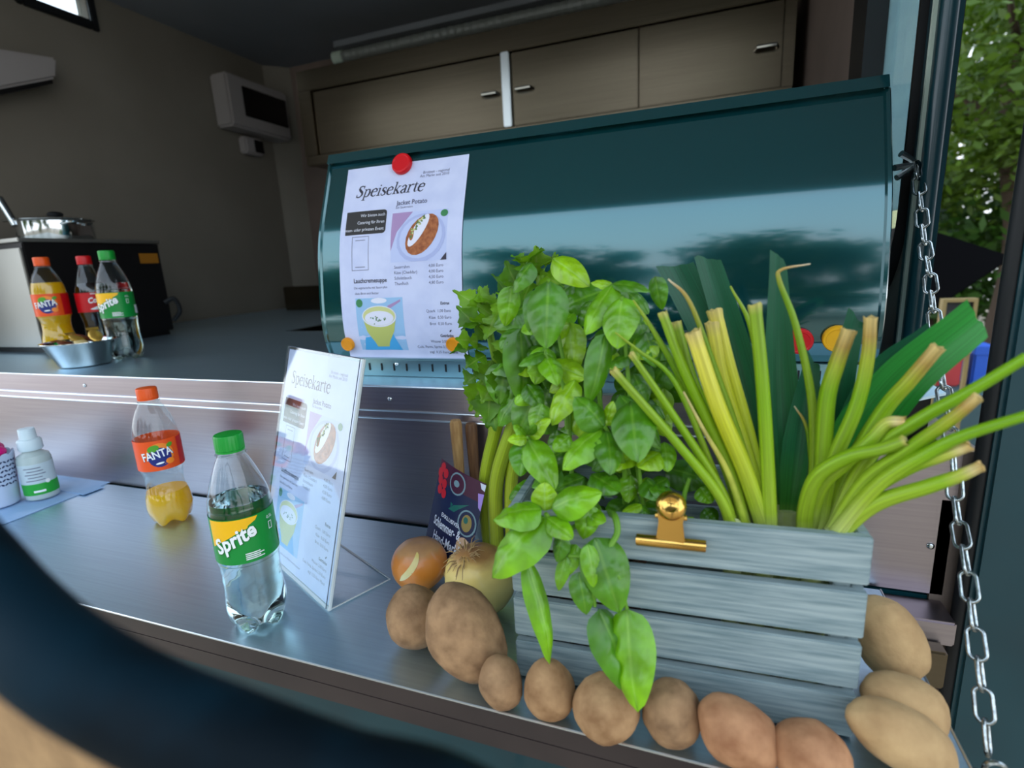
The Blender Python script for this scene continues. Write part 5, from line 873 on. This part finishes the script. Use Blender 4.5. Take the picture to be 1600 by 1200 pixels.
for (x, y, ztop, rr2, mm, lb_) in ((-.3265, .268, .189, .0085, 'wood_pale', 'pale rounded wooden tool handle behind the flyer'), (-.3085, .279, .182, .0085, 'wood_dark', 'darker wooden tool handle leaning behind the pale one')):
    t = thing('wooden_handle_tool', (x, y, .001), lb_, 'tool', 'wooden tools')
    MB().lathe([(.004, .085), (rr2 * .8, .090), (rr2 * .86, .12), (rr2, ztop - .02), (rr2, ztop - .006), (rr2 * .8, ztop - .001), (.0005, ztop)], (x, y, 0), 18, cap=False).build('handle', mm, t, smooth=True)
    MB().box(x - .006, x + .006, y - .001, y + .001, .001, .0875).build('blade', 'steel_bright', t)

# ------------------------------------------------------------------ leaves
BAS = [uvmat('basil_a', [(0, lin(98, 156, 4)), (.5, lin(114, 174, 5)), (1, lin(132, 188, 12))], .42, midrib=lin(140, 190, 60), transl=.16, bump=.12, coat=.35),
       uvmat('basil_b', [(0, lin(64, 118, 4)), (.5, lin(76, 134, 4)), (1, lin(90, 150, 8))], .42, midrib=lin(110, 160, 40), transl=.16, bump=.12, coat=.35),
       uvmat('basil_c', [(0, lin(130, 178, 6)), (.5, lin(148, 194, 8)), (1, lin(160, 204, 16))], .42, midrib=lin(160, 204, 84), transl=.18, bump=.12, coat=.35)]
M('basil_stem', lin(110, 160, 44), .5, transl=.15); M('celery_leaf_stem', lin(120, 160, 30), .5)
uvmat('celery_stalk', [(0, lin(190, 200, 60)), (.5, lin(160, 188, 30)), (1, lin(110, 156, 20))], .42, transl=.15, stripes=(34, 2, 1), bump=.35)
CEL = [uvmat('celery_leaf', [(0, lin(92, 138, 14)), (1, lin(86, 140, 14))], .45, midrib=lin(130, 165, 60), transl=.25, bump=.1), uvmat('celery_leaf_b', [(0, lin(112, 160, 16)), (1, lin(118, 168, 20))], .45, midrib=lin(140, 170, 70), transl=.25, bump=.1)]
G0, G1 = lin(172, 200, 50), lin(138, 182, 18)
PALE = lin(206, 214, 130); TAN = lin(178, 138, 70); CREAM = lin(226, 208, 140)
uvmat('shoot_cut', [(0, PALE), (.15, G0), (.6, G1), (.96, lin(140, 172, 40)), (1, lin(196, 186, 100))], .4, transl=.2, stripes=(20, 1.5, 1))
uvmat('shoot_tip', [(0, PALE), (.15, G0), (.55, lin(124, 172, 20)), (1, lin(160, 178, 50))], .4, transl=.2, stripes=(20, 1.5, 1))
uvmat('shoot_tip2', [(0, PALE), (.2, G0), (.5, lin(136, 184, 16)), (1, lin(128, 180, 14))], .4, transl=.2, stripes=(20, 1.5, 1))
uvmat('shoot_yellow', [(0, lin(196, 206, 110)), (.2, lin(178, 202, 50)), (.6, lin(206, 208, 44)), (.92, lin(232, 220, 86)), (1, lin(216, 194, 116))], .42, transl=.2, stripes=(20, 1.5, 1))
uvmat('shoot_dry', [(0, G0), (.5, lin(190, 180, 80)), (1, lin(214, 196, 130))], .55, transl=.2)
uvmat('shoot_drytip', [(0, PALE), (.15, G0), (.6, lin(122, 160, 26)), (.74, lin(170, 158, 60)), (.86, lin(196, 160, 90)), (1, lin(230, 214, 180))], .45, transl=.2, stripes=(20, 1.5, 1))
uvmat('shoot_cutdry', [(0, PALE), (.15, G0), (.55, G1), (.74, lin(170, 182, 44)), (.88, lin(184, 150, 72)), (1, lin(214, 186, 116))], .45, transl=.2, stripes=(20, 1.5, 1))
uvmat('shoot_dryflap', [(0, PALE), (.15, G0), (.6, lin(146, 186, 24)), (.8, lin(196, 204, 80)), (.91, CREAM), (1, lin(214, 180, 110))], .45, transl=.2, stripes=(20, 1.5, 1))
uvmat('leek_leaf', [(0, lin(150, 180, 60)), (.18, lin(60, 130, 44)), (.45, lin(22, 98, 56)), (1, lin(16, 84, 58))], .42, transl=.12, stripes=(26, 1.2, 1), bump=.2)
uvmat('leek_leaf_light', [(0, lin(160, 190, 70)), (.2, lin(70, 150, 50)), (.5, lin(40, 138, 52)), (1, lin(46, 146, 56))], .42, transl=.2, stripes=(26, 1.2, 1), bump=.2)

def leaf_frame(P, Q, roll):
    P = Vector(P); Q = Vector(Q); d = (Q - P); L = d.length; t = d.normalized()
    hint = ((CP - P).normalized() * .75 + Vector((0, 0, .75))).normalized()
    if abs(hint.dot(t)) > .9: hint = (CP - P).normalized()
    nrm = (hint - t * hint.dot(t)).normalized(); nrm = Matrix.Rotation(roll, 3, t) @ nrm
    return P, Q, t, nrm, t.cross(nrm).normalized(), L
def basil_leaf(P, Q, width, curl, roll, mat, parent, seed):
    P, Q, t, nrm, side, L = leaf_frame(P, Q, roll); rnd = random.Random(seed); nu, nv = 14, 10
    mb = MB(); uvs = []; cup = rnd.uniform(-.62, -.30); ph = rnd.uniform(0, 6); tw = rnd.uniform(-.25, .25)
    for i in range(nu + 1):
        v = i / nu; w = width * .60 * (math.sin(PI * v ** .78) ** .62 if 0 < v < 1 else 0) * (1 - .16 * v)
        c = P.lerp(Q, v) + nrm * (curl * L * 4 * v * (1 - v) * .55 - .06 * L * max(0, v - .75) * 4)
        a = tw * (v - .4); sd = side * math.cos(a) + nrm * math.sin(a); nn = nrm * math.cos(a) - side * math.sin(a)
        for j in range(nv + 1):
            s = j / nv * 2 - 1; e = abs(s)
            off = cup * w * e ** 1.6 - .07 * width * math.exp(-(s / .15) ** 2)
            off += .075 * width * math.sin(2 * PI * (v * 3.6 - e * .9) + .5) * math.sin(PI * e) * math.sin(PI * v) + .015 * width * math.sin(v * 21 + ph + s * 3) * e
            p = c + sd * (s * w * (1 - .06 * e)) + nn * off
            mb.v.append(tuple(p)); uvs.append((j / nv, v))
    mb.f = [(i * (nv + 1) + j, i * (nv + 1) + j + 1, (i + 1) * (nv + 1) + j + 1, (i + 1) * (nv + 1) + j) for i in range(nu) for j in range(nv)]
    return mb.build('leaf', mat, parent, smooth='all', uvs=uvs)
def lobed_leaf(P, Q, width, curl, roll, mat, parent, seed):
    """celery leaf: three toothed lobes, folded along the midrib"""
    P, Q, t, nrm, side, L = leaf_frame(P, Q, roll); rnd = random.Random(seed); mb = MB(); uvs = []
    n = 21
    out = []
    for k in range(n + 1):
        v = k / n; env = .18 + .82 * math.sin(PI * min(1, v * .95 + .05)) ** .6 if v < 1 else 0
        lobe = .62 + .38 * math.cos(2 * PI * (v * 2.0 - .28)); tooth = 1.08 if k % 2 else .86
        w = width * .55 * env * lobe * tooth * (1 if 0 < k < n else 0); out.append((v, w))
    ph = rnd.uniform(0, 6)
    for v, w in out:
        c = P.lerp(Q, v) + nrm * (curl * L * 2.2 * v * (1 - v))
        for j in range(5):
            s = j / 2 - 1; vv = v + abs(s) * .06
            c2 = P.lerp(Q, min(1.05, vv)) + nrm * (curl * L * 2.2 * v * (1 - v))
            off = .22 * w * abs(s) + .05 * width * math.sin(v * 14 + s * 4 + ph) * abs(s)
            mb.v.append(tuple(c2 + side * (s * w) + nrm * off)); uvs.append((j / 4, v))
    mb.f = [(i * 5 + j, i * 5 + j + 1, (i + 1) * 5 + j + 1, (i + 1) * 5 + j) for i in range(n) for j in range(4)]
    return mb.build('leaf', mat, parent, smooth='all', uvs=uvs)
def tapered(pts, r0, r1, n=10, per=7, flare=0):
    path = spline(pts, per); m = len(path); return path, [r0 + (r1 - r0) * (i / (m - 1)) for i in range(m)]
def stalk(pts, r0, r1, name, mat, parent, n=10, hollow=False, flat=1.0):
    path, R = tapered(pts, r0, r1); mb = MB(); mb.uvs = []; mb.tube(path, R, n, cap=False, uv=True); uvs = list(mb.uvs); k = len(mb.v)
    if hollow:
        t = (path[-1] - path[-2]).normalized(); rg = mb.v[-n:]; c = path[-1]
        rnd = random.Random(int(abs(c.x) * 1e4))
        base = k - n
        for j in range(n): mb.v[base + j] = tuple(Vector(mb.v[base + j]) + (Vector(mb.v[base + j]) - c) * .12 + t * R[-1] * rnd.uniform(-.25, .35))
        for j in range(n): p = Vector(rg[j]); mb.v.append(tuple(c + (p - c) * .72 - t * R[-1] * .1)); uvs.append((j / n, 1))
        for j in range(n): p = Vector(rg[j]); mb.v.append(tuple(c + (p - c) * .6 - t * R[-1] * 2.2)); uvs.append((j / n, .8))
        for q in range(2):
            a = base + q * n; b = k + q * n
            for j in range(n): j2 = (j + 1) % n; mb.f.append((a + j, a + j2, b + j2, b + j))
        mb.f.append(tuple(k + n + j for j in range(n)))
    else:
        mb.f.append(tuple(k - n + j for j in range(n)))
    mb.f.append(tuple(range(n - 1, -1, -1)))
    return mb.build(name, mat, parent, smooth=True, uvs=uvs)
def plant_stem(pts, r0, r1, mat, parent): 
    path, R = tapered(pts, r0, r1); return MB().tube(path, R, 8).build('stem', mat, parent, smooth=True)
# basil: upright plant in the crate
b1 = thing('basil_plant', cw(.072, .068, .105), 'bushy upright basil plant at the left of the crate', 'basil', 'basil')
for i, e in enumerate(BASIL_UP): basil_leaf(e[0:3], e[3:6], e[6], e[7], e[8], BAS[(i * 7) % 3 if i % 4 else 1], b1, i + 11)
for i, e in enumerate(BASIL_BACK): basil_leaf(e[0:3], e[3:6], e[6], e[7], e[8], BAS[1], b1, i + 211)  # back leaves all dark green: the bush's inner shade is in the colour
for pts in BASIL_STEMS: plant_stem(pts, .0016, .0026, 'basil_stem', b1)
b2 = thing('basil_sprig', Vector(BASIL_FRONT[0][0:3]), 'fresh basil sprig with large glossy leaves leaning over the front slat', 'basil', 'basil')
for i, e in enumerate(BASIL_FRONT): basil_leaf(e[0:3], e[3:6], e[6], e[7], e[8], BAS[0 if i != 3 else 2], b2, i + 71)
for pts in FRONT_STEMS[:1]: plant_stem(pts, .0018, .0026, 'basil_stem', b2)
b3 = thing('basil_sprig', Vector(BASIL_HANG[1][0:3]), 'wilted basil sprig with long leaves drooping down the front of the crate', 'basil', 'basil')
for i, e in enumerate(BASIL_HANG): basil_leaf(e[0:3], e[3:6], e[6], e[7], e[8], BAS[1 if i % 2 else 0], b3, i + 91)
for i, pts in enumerate(HANG_STEMS): plant_stem(pts, .0034 if i == 0 else .0016, .0016, 'basil_stem', b3)
# celery
ce = thing('celery', Vector(CELERY[1][0][0]), 'bunch of celery with thick ribbed stalks and jagged leaves behind the basil', 'celery')
for pts, r in CELERY: stalk(pts, r * 1.05, r * .8, 'stalk', 'celery_stalk', ce, 12)
for i, e in enumerate(CELERY_LEAVES):
    lobed_leaf(e[0:3], e[3:6], e[6], e[7], (i % 3 - 1) * .5, CEL[i % 2], ce, i)
# spring onions
OLAB = {'left': 'leftmost spring onion, its cut shoots splayed far left over the basil', 'left2': 'spring onion with thin pointed shoots leaning left of the yellow ones', 'left3': 'spring onion with thick yellowed cut shoots in the middle of the crate', 'left4': 'spring onion with one straight upright cut shoot beside the dark leek leaf',
        'right1': 'spring onion with a long curled dry tip and a bent-over shoot', 'right2': 'spring onion with two upright shoots ending in dry brown tips', 'right3': 'spring onion with shoots leaning right along the broad leek leaf', 'right4': 'rightmost spring onion, low shoots spreading over the crate end with cream ends'}
for key, shoots in ONIONS:
    b0 = Vector(shoots[0][0][0]); root = Vector((b0.x, b0.y + .01, .012))
    t = thing('spring_onion', root, OLAB[key], 'spring onion', 'spring onions in the crate')
    low = Vector((b0.x - (b0.x - .03) * .25, b0.y + .012, .07))
    pth = spline([root, low, b0 + Vector((0, .002, -.004)), b0 + Vector((0, 0, .006))], 5)
    uvm = MB(); uvm.tube(pth, [.0075, .0085] + [.0075] * (len(pth) - 2), 12); uvm.build('white_shank', M('shank_' + key, lin(214, 220, 160), .4, transl=.1, var=(60, lin(190, 204, 110), .4, .6, 2)), t, smooth=True)
    rr3 = MB(); rn = random.Random(len(key))
    for k in range(14):
        a = rn.uniform(0, 2 * PI); p = root + Vector((.005 * math.cos(a), .005 * math.sin(a), .001)); rr3.tube([p, p + Vector((.006 * math.cos(a), .006 * math.sin(a), -.003)), p + Vector((.010 * math.cos(a), .008 * math.sin(a), .002 - .003 * rn.random()))], .0005, 4)
    tag(rr3.build('root_tuft', 'onion_root', t), kind='stuff')
    for pts, r0, r1, kind in shoots: stalk(pts, r0, r1, 'shoot', 'shoot_' + kind, t, 10, hollow=kind in ('cut', 'cutdry', 'yellow', 'dryflap'))
# leeks
LLAB = ['leek with two broad dark green blades standing behind the yellow shoots', 'leek with a single narrow dark blade rising straight up in the middle', 'leek with broad bright green blade slanting up to the right']
for k, blades in enumerate(LEEKS):
    b0 = Vector(blades[0][0][0]); root = Vector((b0.x, min(b0.y, .155), .012))
    t = thing('leek', root, LLAB[k], 'leek', 'leeks in the crate')
    stalk([root, root + Vector((0, 0, .06)), b0 + Vector((0, 0, -.01)), b0 + Vector((0, 0, .03))], .011, .0125, 'white_shank', MATS['shank_left'], t, 14)
    for q, (pts, hw, hw1) in enumerate(blades):
        path = spline(pts, 8); m = len(path); mb = MB(); uvs = []; nv = 6; rn = random.Random(k * 5 + q)
        for i, p in enumerate(path):
            v = i / (m - 1); tg = (path[min(i + 1, m - 1)] - path[max(i - 1, 0)]).normalized(); h = (CP - p).normalized(); nr = (h - tg * h.dot(tg)).normalized(); sd = tg.cross(nr)
            w = hw * min(1, .45 + v * 1.6) if v < .5 else hw + (hw1 - hw) * (v - .5) / .5
            for j in range(nv + 1):
                s = j / nv * 2 - 1; jag = tg * (.004 * (rn.random() - .5) - s * .006) if i == m - 1 else Vector((0, 0, 0))
                mb.v.append(tuple(p + sd * (s * w) - nr * (w * .38 * (1 - abs(s)) - w * .1) + jag)); uvs.append((j / nv, v))
        mb.f = [(i * (nv + 1) + j, i * (nv + 1) + j + 1, (i + 1) * (nv + 1) + j + 1, (i + 1) * (nv + 1) + j) for i in range(m - 1) for j in range(nv)]
        mb.build('blade', 'leek_leaf_light' if k == 2 and q == 0 else 'leek_leaf', t, smooth='all', uvs=uvs)
# ------------------------------------------------------------------ chain holding the counter
ch = thing('support_chain', Vector(CHAIN[0]), 'zinc-plated steel chain running from the jamb down to the counter corner', 'chain')
cpath = spline(CHAIN, 24); acc = [0]
for i in range(1, len(cpath)): acc.append(acc[-1] + (cpath[i] - cpath[i - 1]).length)
def cat_(s):
    for i in range(len(acc) - 1):
        if acc[i + 1] >= s: t = (s - acc[i]) / max(1e-9, acc[i + 1] - acc[i]); return cpath[i].lerp(cpath[i + 1], t), (cpath[i + 1] - cpath[i]).normalized()
    return cpath[-1], (cpath[-1] - cpath[-2]).normalized()
LK, LWD, LR = .0272, .0066, .0016
lp_ = []
for k in range(24):
    a = 2 * PI * k / 24; x = math.cos(a) * LWD * .9; y = math.sin(a) * LWD * .9 + math.copysign(LK / 2 - LWD, math.sin(a) if abs(math.sin(a)) > 1e-6 else 1)
    lp_.append((x, y, 0))
lk_me = MB().tube(lp_, LR, 8, closed=True).mesh('chain_link', Vector((0, 0, 0)), 'all')
pitch = LK - 2.6 * LR; nl = int(acc[-1] / pitch)
for i in range(nl):
    p, d = cat_((i + .5) * pitch); h = Vector((-.6, -.8, 0)); h = (h - d * h.dot(d)).normalized(); s_ = d.cross(h)
    ang = .35 if i % 2 else PI / 2 + .15
    X_ = s_ * math.cos(ang) + h * math.sin(ang); Z_ = X_.cross(d); p = p - origin(ch)
    put('chain_link', lk_me, 'zinc', ch, Matrix(((X_.x, d.x, Z_.x, p.x), (X_.y, d.y, Z_.y, p.y), (X_.z, d.z, Z_.z, p.z), (0, 0, 0, 1))))
wg = thing('wing_bolt', (.236, .46, .49), 'three-winged steel bolt holding the top of the chain at the jamb', 'bolt')
for dx, dz in ((-.024, .012), (-.030, -.004), (-.026, -.016)): MB().tube([(.240, .468, .492), (.240 + dx * .5, .461, .492 + dz * .6), (.240 + dx * .9, .456, .492 + dz)], [.003, .0035, .004], 8).build('wing', 'steel_bright', wg, smooth=True)
MB().ball((.238, .466, .492), .0045, 10, 8).build('bolt_head', 'chrome', wg, smooth=True)
MB().tube([(.241, .468, .492), (.240, .462, .488), (.237, .457, .480)], .003, 8).build('hook', 'zinc', wg, smooth=True)
eb_ = thing('eye_bolt', (.212, .06, -.002), 'steel eye bolt fixing the chain to the counter corner', 'bolt')
MB().tube([(.199, .064, -.010), (.207, .064, -.010), (.216, .064, -.010)], .003, 8).build('bolt_shank', 'zinc', eb_, smooth=True)
MB().tube([(.219 + .007 * math.cos(2 * PI * k / 16), .064, -.004 + .007 * math.sin(2 * PI * k / 16)) for k in range(16)], .002, 8, closed=True).build('eye', 'zinc', eb_, smooth=True)

# ------------------------------------------------------------------ blurred foreground rail
RAIL = [(-0.2145, -0.2935, 0.326), (-0.1835, -0.2969, 0.3093), (-0.1566, -0.2997, 0.3013), (-0.1324, -0.2982, 0.2927), (-0.1067, -0.2956, 0.2863), (-0.0829, -0.2892, 0.2759), (-0.0472, -0.2795, 0.261)]
M('rail_teal', lin(2, 30, 42), .7, var=(20, lin(1, 14, 22), .4, .6, 3), spec=.15)
RAIL = [(-.52, -.30, -1.15), (-.52, -.30, -.4), (-.52, -.295, .22), (-.45, -.287, .395), (-.30, -.286, .376)] + RAIL + [(-.01, -.272, .20), (.02, -.27, .0), (.02, -.27, -.6), (.02, -.27, -1.15)]
rl = thing('padded_rail', (-.25, -.29, -1.15), 'dark teal rounded rail curving across the lower left foreground', 'rail')
MB().tube(spline(RAIL, 8), .0125, 18).build('padding', 'rail_teal', rl, smooth=True)

# ------------------------------------------------------------------ outside: trees, neighbouring stall
M('bark', lin(60, 46, 34), .9, bump=(40, .5)); 
LEAFM = [M('tree_leaf_a', lin(70, 96, 14), .5, transl=.4), M('tree_leaf_b', lin(44, 78, 14), .5, transl=.4), M('tree_leaf_c', lin(104, 122, 22), .5, transl=.4)]
def crown_mesh(name, n, rx, rz, size, seed, mat):
    rn = random.Random(seed); mb = MB(); cl = []
    for _ in range(46):
        v = Vector((rn.gauss(0, 1), rn.gauss(0, 1), rn.gauss(0, 1))).normalized() * rn.uniform(.3, 1); cl.append((Vector((v.x * rx, v.y * rx, v.z * rz)), rn.uniform(.18, .4) * rx))
    for _ in range(n):
        c, r = rn.choice(cl); p = c + Vector((rn.gauss(0, .5), rn.gauss(0, .5), rn.gauss(0, .35))) * r
        a = Vector((rn.gauss(0, 1), rn.gauss(0, 1), rn.gauss(0, .6))).normalized(); b = a.cross(Vector((rn.gauss(0, 1), rn.gauss(0, 1), rn.gauss(0, 1)))).normalized(); s = size * rn.uniform(.6, 1.3)
        mb.add([p - a * s, p + b * s * .45, p + a * s, p - b * s * .45], [(0, 1, 2, 3)])
    return mb
def tree(name, x, y, h, zc, rx, rz, n, size, seed, mat, label):
    t = thing(name, (x, y, -1.15), label, 'tree', 'trees around the market')
    rn = random.Random(seed)
    MB().tube(spline([(x, y, -1.15), (x + .1, y, zc * .4 - .5), (x + rn.uniform(-.2, .2), y, zc), (x + rn.uniform(-.3, .3), y, zc + rz * .7)], 5), [.16 - .006 * i for i in range(16)], 10).build('trunk', 'bark', t, smooth=True)
    for k in range(6):
        a = k * 1.05 + seed; p = Vector((x, y, zc - rz * .35 + k * .12)); q = p + Vector((math.cos(a) * rx * .8, math.sin(a) * rx * .8, rz * .45)); MB().tube([p, p.lerp(q, .5) + Vector((0, 0, .12)), q], [.06, .04, .015], 6).build('branch', 'bark', t, smooth=True)
    mb = crown_mesh('crown', n, rx, rz, size, seed, mat); mb.v = [(a + x, b + y, c + zc) for a, b, c in mb.v]
    o = mb.build('crown', mat, t); o['kind'] = 'stuff'
    return t
tree('broadleaf_tree', 3.0, 7.0, 5, 1.9, 1.8, 2.2, 16000, .06, 1, LEAFM[0], 'leafy tree seen through the gap right of the jamb, nearest one')
tree('broadleaf_tree', 5.6, 9.4, 6, 2.2, 2.3, 2.8, 12000, .09, 2, LEAFM[1], 'darker leafy tree standing behind the nearest tree at right')
tree('broadleaf_tree', 3.2, 12.5, 6, 2.6, 2.6, 3.0, 9000, .11, 3, LEAFM[2], 'yellow-green tree farthest back behind the trailer gap')
tree('hedge_shrub', 3.1, 9.0, 2, .1, 2.3, 1.1, 9000, .08, 9, LEAFM[1], 'dense low shrub growing behind the black canopy')
for k, (x, y, zc, rx, rz) in enumerate(((-9.5, -12, 2.2, 2.6, 3.0), (-4.0, -12.5, 2.4, 2.6, 3.2), (1.4, -12, 2.1, 2.5, 3.0), (6.9, -12, 2.4, 2.6, 3.2))):
    tree('broadleaf_tree', x, y, 5, zc, rx, rz, 9000, .17, 20 + k, LEAFM[k % 2], ('far left', 'left', 'middle', 'right')[k] + ' tree of the row across the square, mirrored in the oven lid')
# neighbouring stall
M('canopy_black', lin(5, 5, 8), .8, spec=.1); M('stall_cloth', lin(60, 84, 88), .7); M('goods_a', lin(190, 60, 60), .6); M('goods_b', lin(40, 90, 190), .6); M('goods_c', lin(205, 160, 130), .6); M('chalk', lin(40, 40, 42), .8, var=(30, lin(70, 70, 70), .5, .7, 4)); M('pole_grey', lin(90, 96, 100), .4, .8)
sn = thing('market_canopy', (1.35, 3.2, -1.15), 'black sloping canopy roof of the neighbouring market stall', 'canopy')
MB().add([(.85, 2.9, -.02), (1.12, 2.9, .09), (1.37, 2.9, .30), (.95, 2.9, .48), (.85, 3.7, -.02), (1.12, 3.7, .09), (1.37, 3.7, .30), (.95, 3.7, .48)], [(0, 1, 2, 3), (7, 6, 5, 4), (0, 4, 5, 1), (1, 5, 6, 2), (2, 6, 7, 3), (3, 7, 4, 0)]).build('canopy_cloth', 'canopy_black', sn, bevel=.01)
for y in (2.95, 3.65): MB().tube([(.90, y, -1.15), (.90, y, -.4), (.90, y, .1)], .02, 8).build('pole', 'pole_grey', sn, smooth=True)
tb = thing('market_table', (1.6, 3.5, -1.15), 'cloth-covered table of the neighbouring stall', 'table')
MB().box(1.22, 2.3, 3.2, 4.0, -.5, -.46).build('table_top', 'stall_cloth', tb); MB().box(1.21, 2.31, 3.19, 3.2, -1.1, -.455).build('table_cloth', 'stall_cloth', tb)
for x in (1.25, 2.25):
    for y in (3.25, 3.95): MB().tube([(x, y, -1.15), (x, y, -.8), (x, y, -.5)], .02, 8).build('leg', 'pole_grey', tb)
for (x, w, h_, c, lb_) in ((1.36, .12, .20, 'goods_a', 'red box on the neighbouring stall table'), (1.52, .10, .24, 'goods_b', 'blue box on the neighbouring stall table'), (1.72, .20, .28, 'goods_c', 'beige box on the neighbouring stall table')):
    t = thing('goods_box', (x, 3.5, -.46), lb_, 'box', 'goods on the stall'); MB().box(x - w / 2, x + w / 2, 3.42, 3.6, -.459, -.46 + h_).build('carton', c, t, bevel=.01); MB().box(x - w / 2 - .004, x + w / 2 + .004, 3.414, 3.606, -.46 + h_ * .8, -.46 + h_ + .004).build('carton_lid', c, t, bevel=.004)
cbd = thing('chalkboard', (1.10, 2.6, -1.15), 'framed chalkboard sign standing beside the neighbouring stall', 'sign')
MB().box(1.02, 1.12, 2.6, 2.62, -.10, .12).build('board', 'chalk', cbd)
M('frame_wood', lin(150, 128, 80), .6)
for a in ((1.005, 1.02, -.115, .135), (1.12, 1.135, -.115, .135), (1.02, 1.12, .12, .135), (1.02, 1.12, -.115, -.10)): MB().box(a[0], a[1], 2.59, 2.63, a[2], a[3]).build('frame_bar', 'frame_wood', cbd)
for x in (1.012, 1.128): MB().box(x - .007, x + .007, 2.6, 2.62, -1.15, -.115).build('leg', 'frame_wood', cbd)
# parked van seen through the end window
M('van_cream', lin(236, 232, 176), .35); M('van_glass', lin(14, 16, 18), .15); M('van_white', lin(240, 240, 232), .3)
vn = thing('market_booth', (1.25, 5.0, -1.15), 'cream booth with dark stripe seen through the end window', 'booth')
MB().box(.70, 1.48, 4.6, 5.4, .22, .80).build('upper_wall', 'van_cream', vn, bevel=.02); MB().box(.70, 1.48, 4.59, 5.4, .12, .2195).build('dark_stripe', 'van_glass', vn); MB().box(.70, 1.48, 4.58, 5.4, -1.15, .1195).build('lower_wall', 'van_white', vn, bevel=.02)
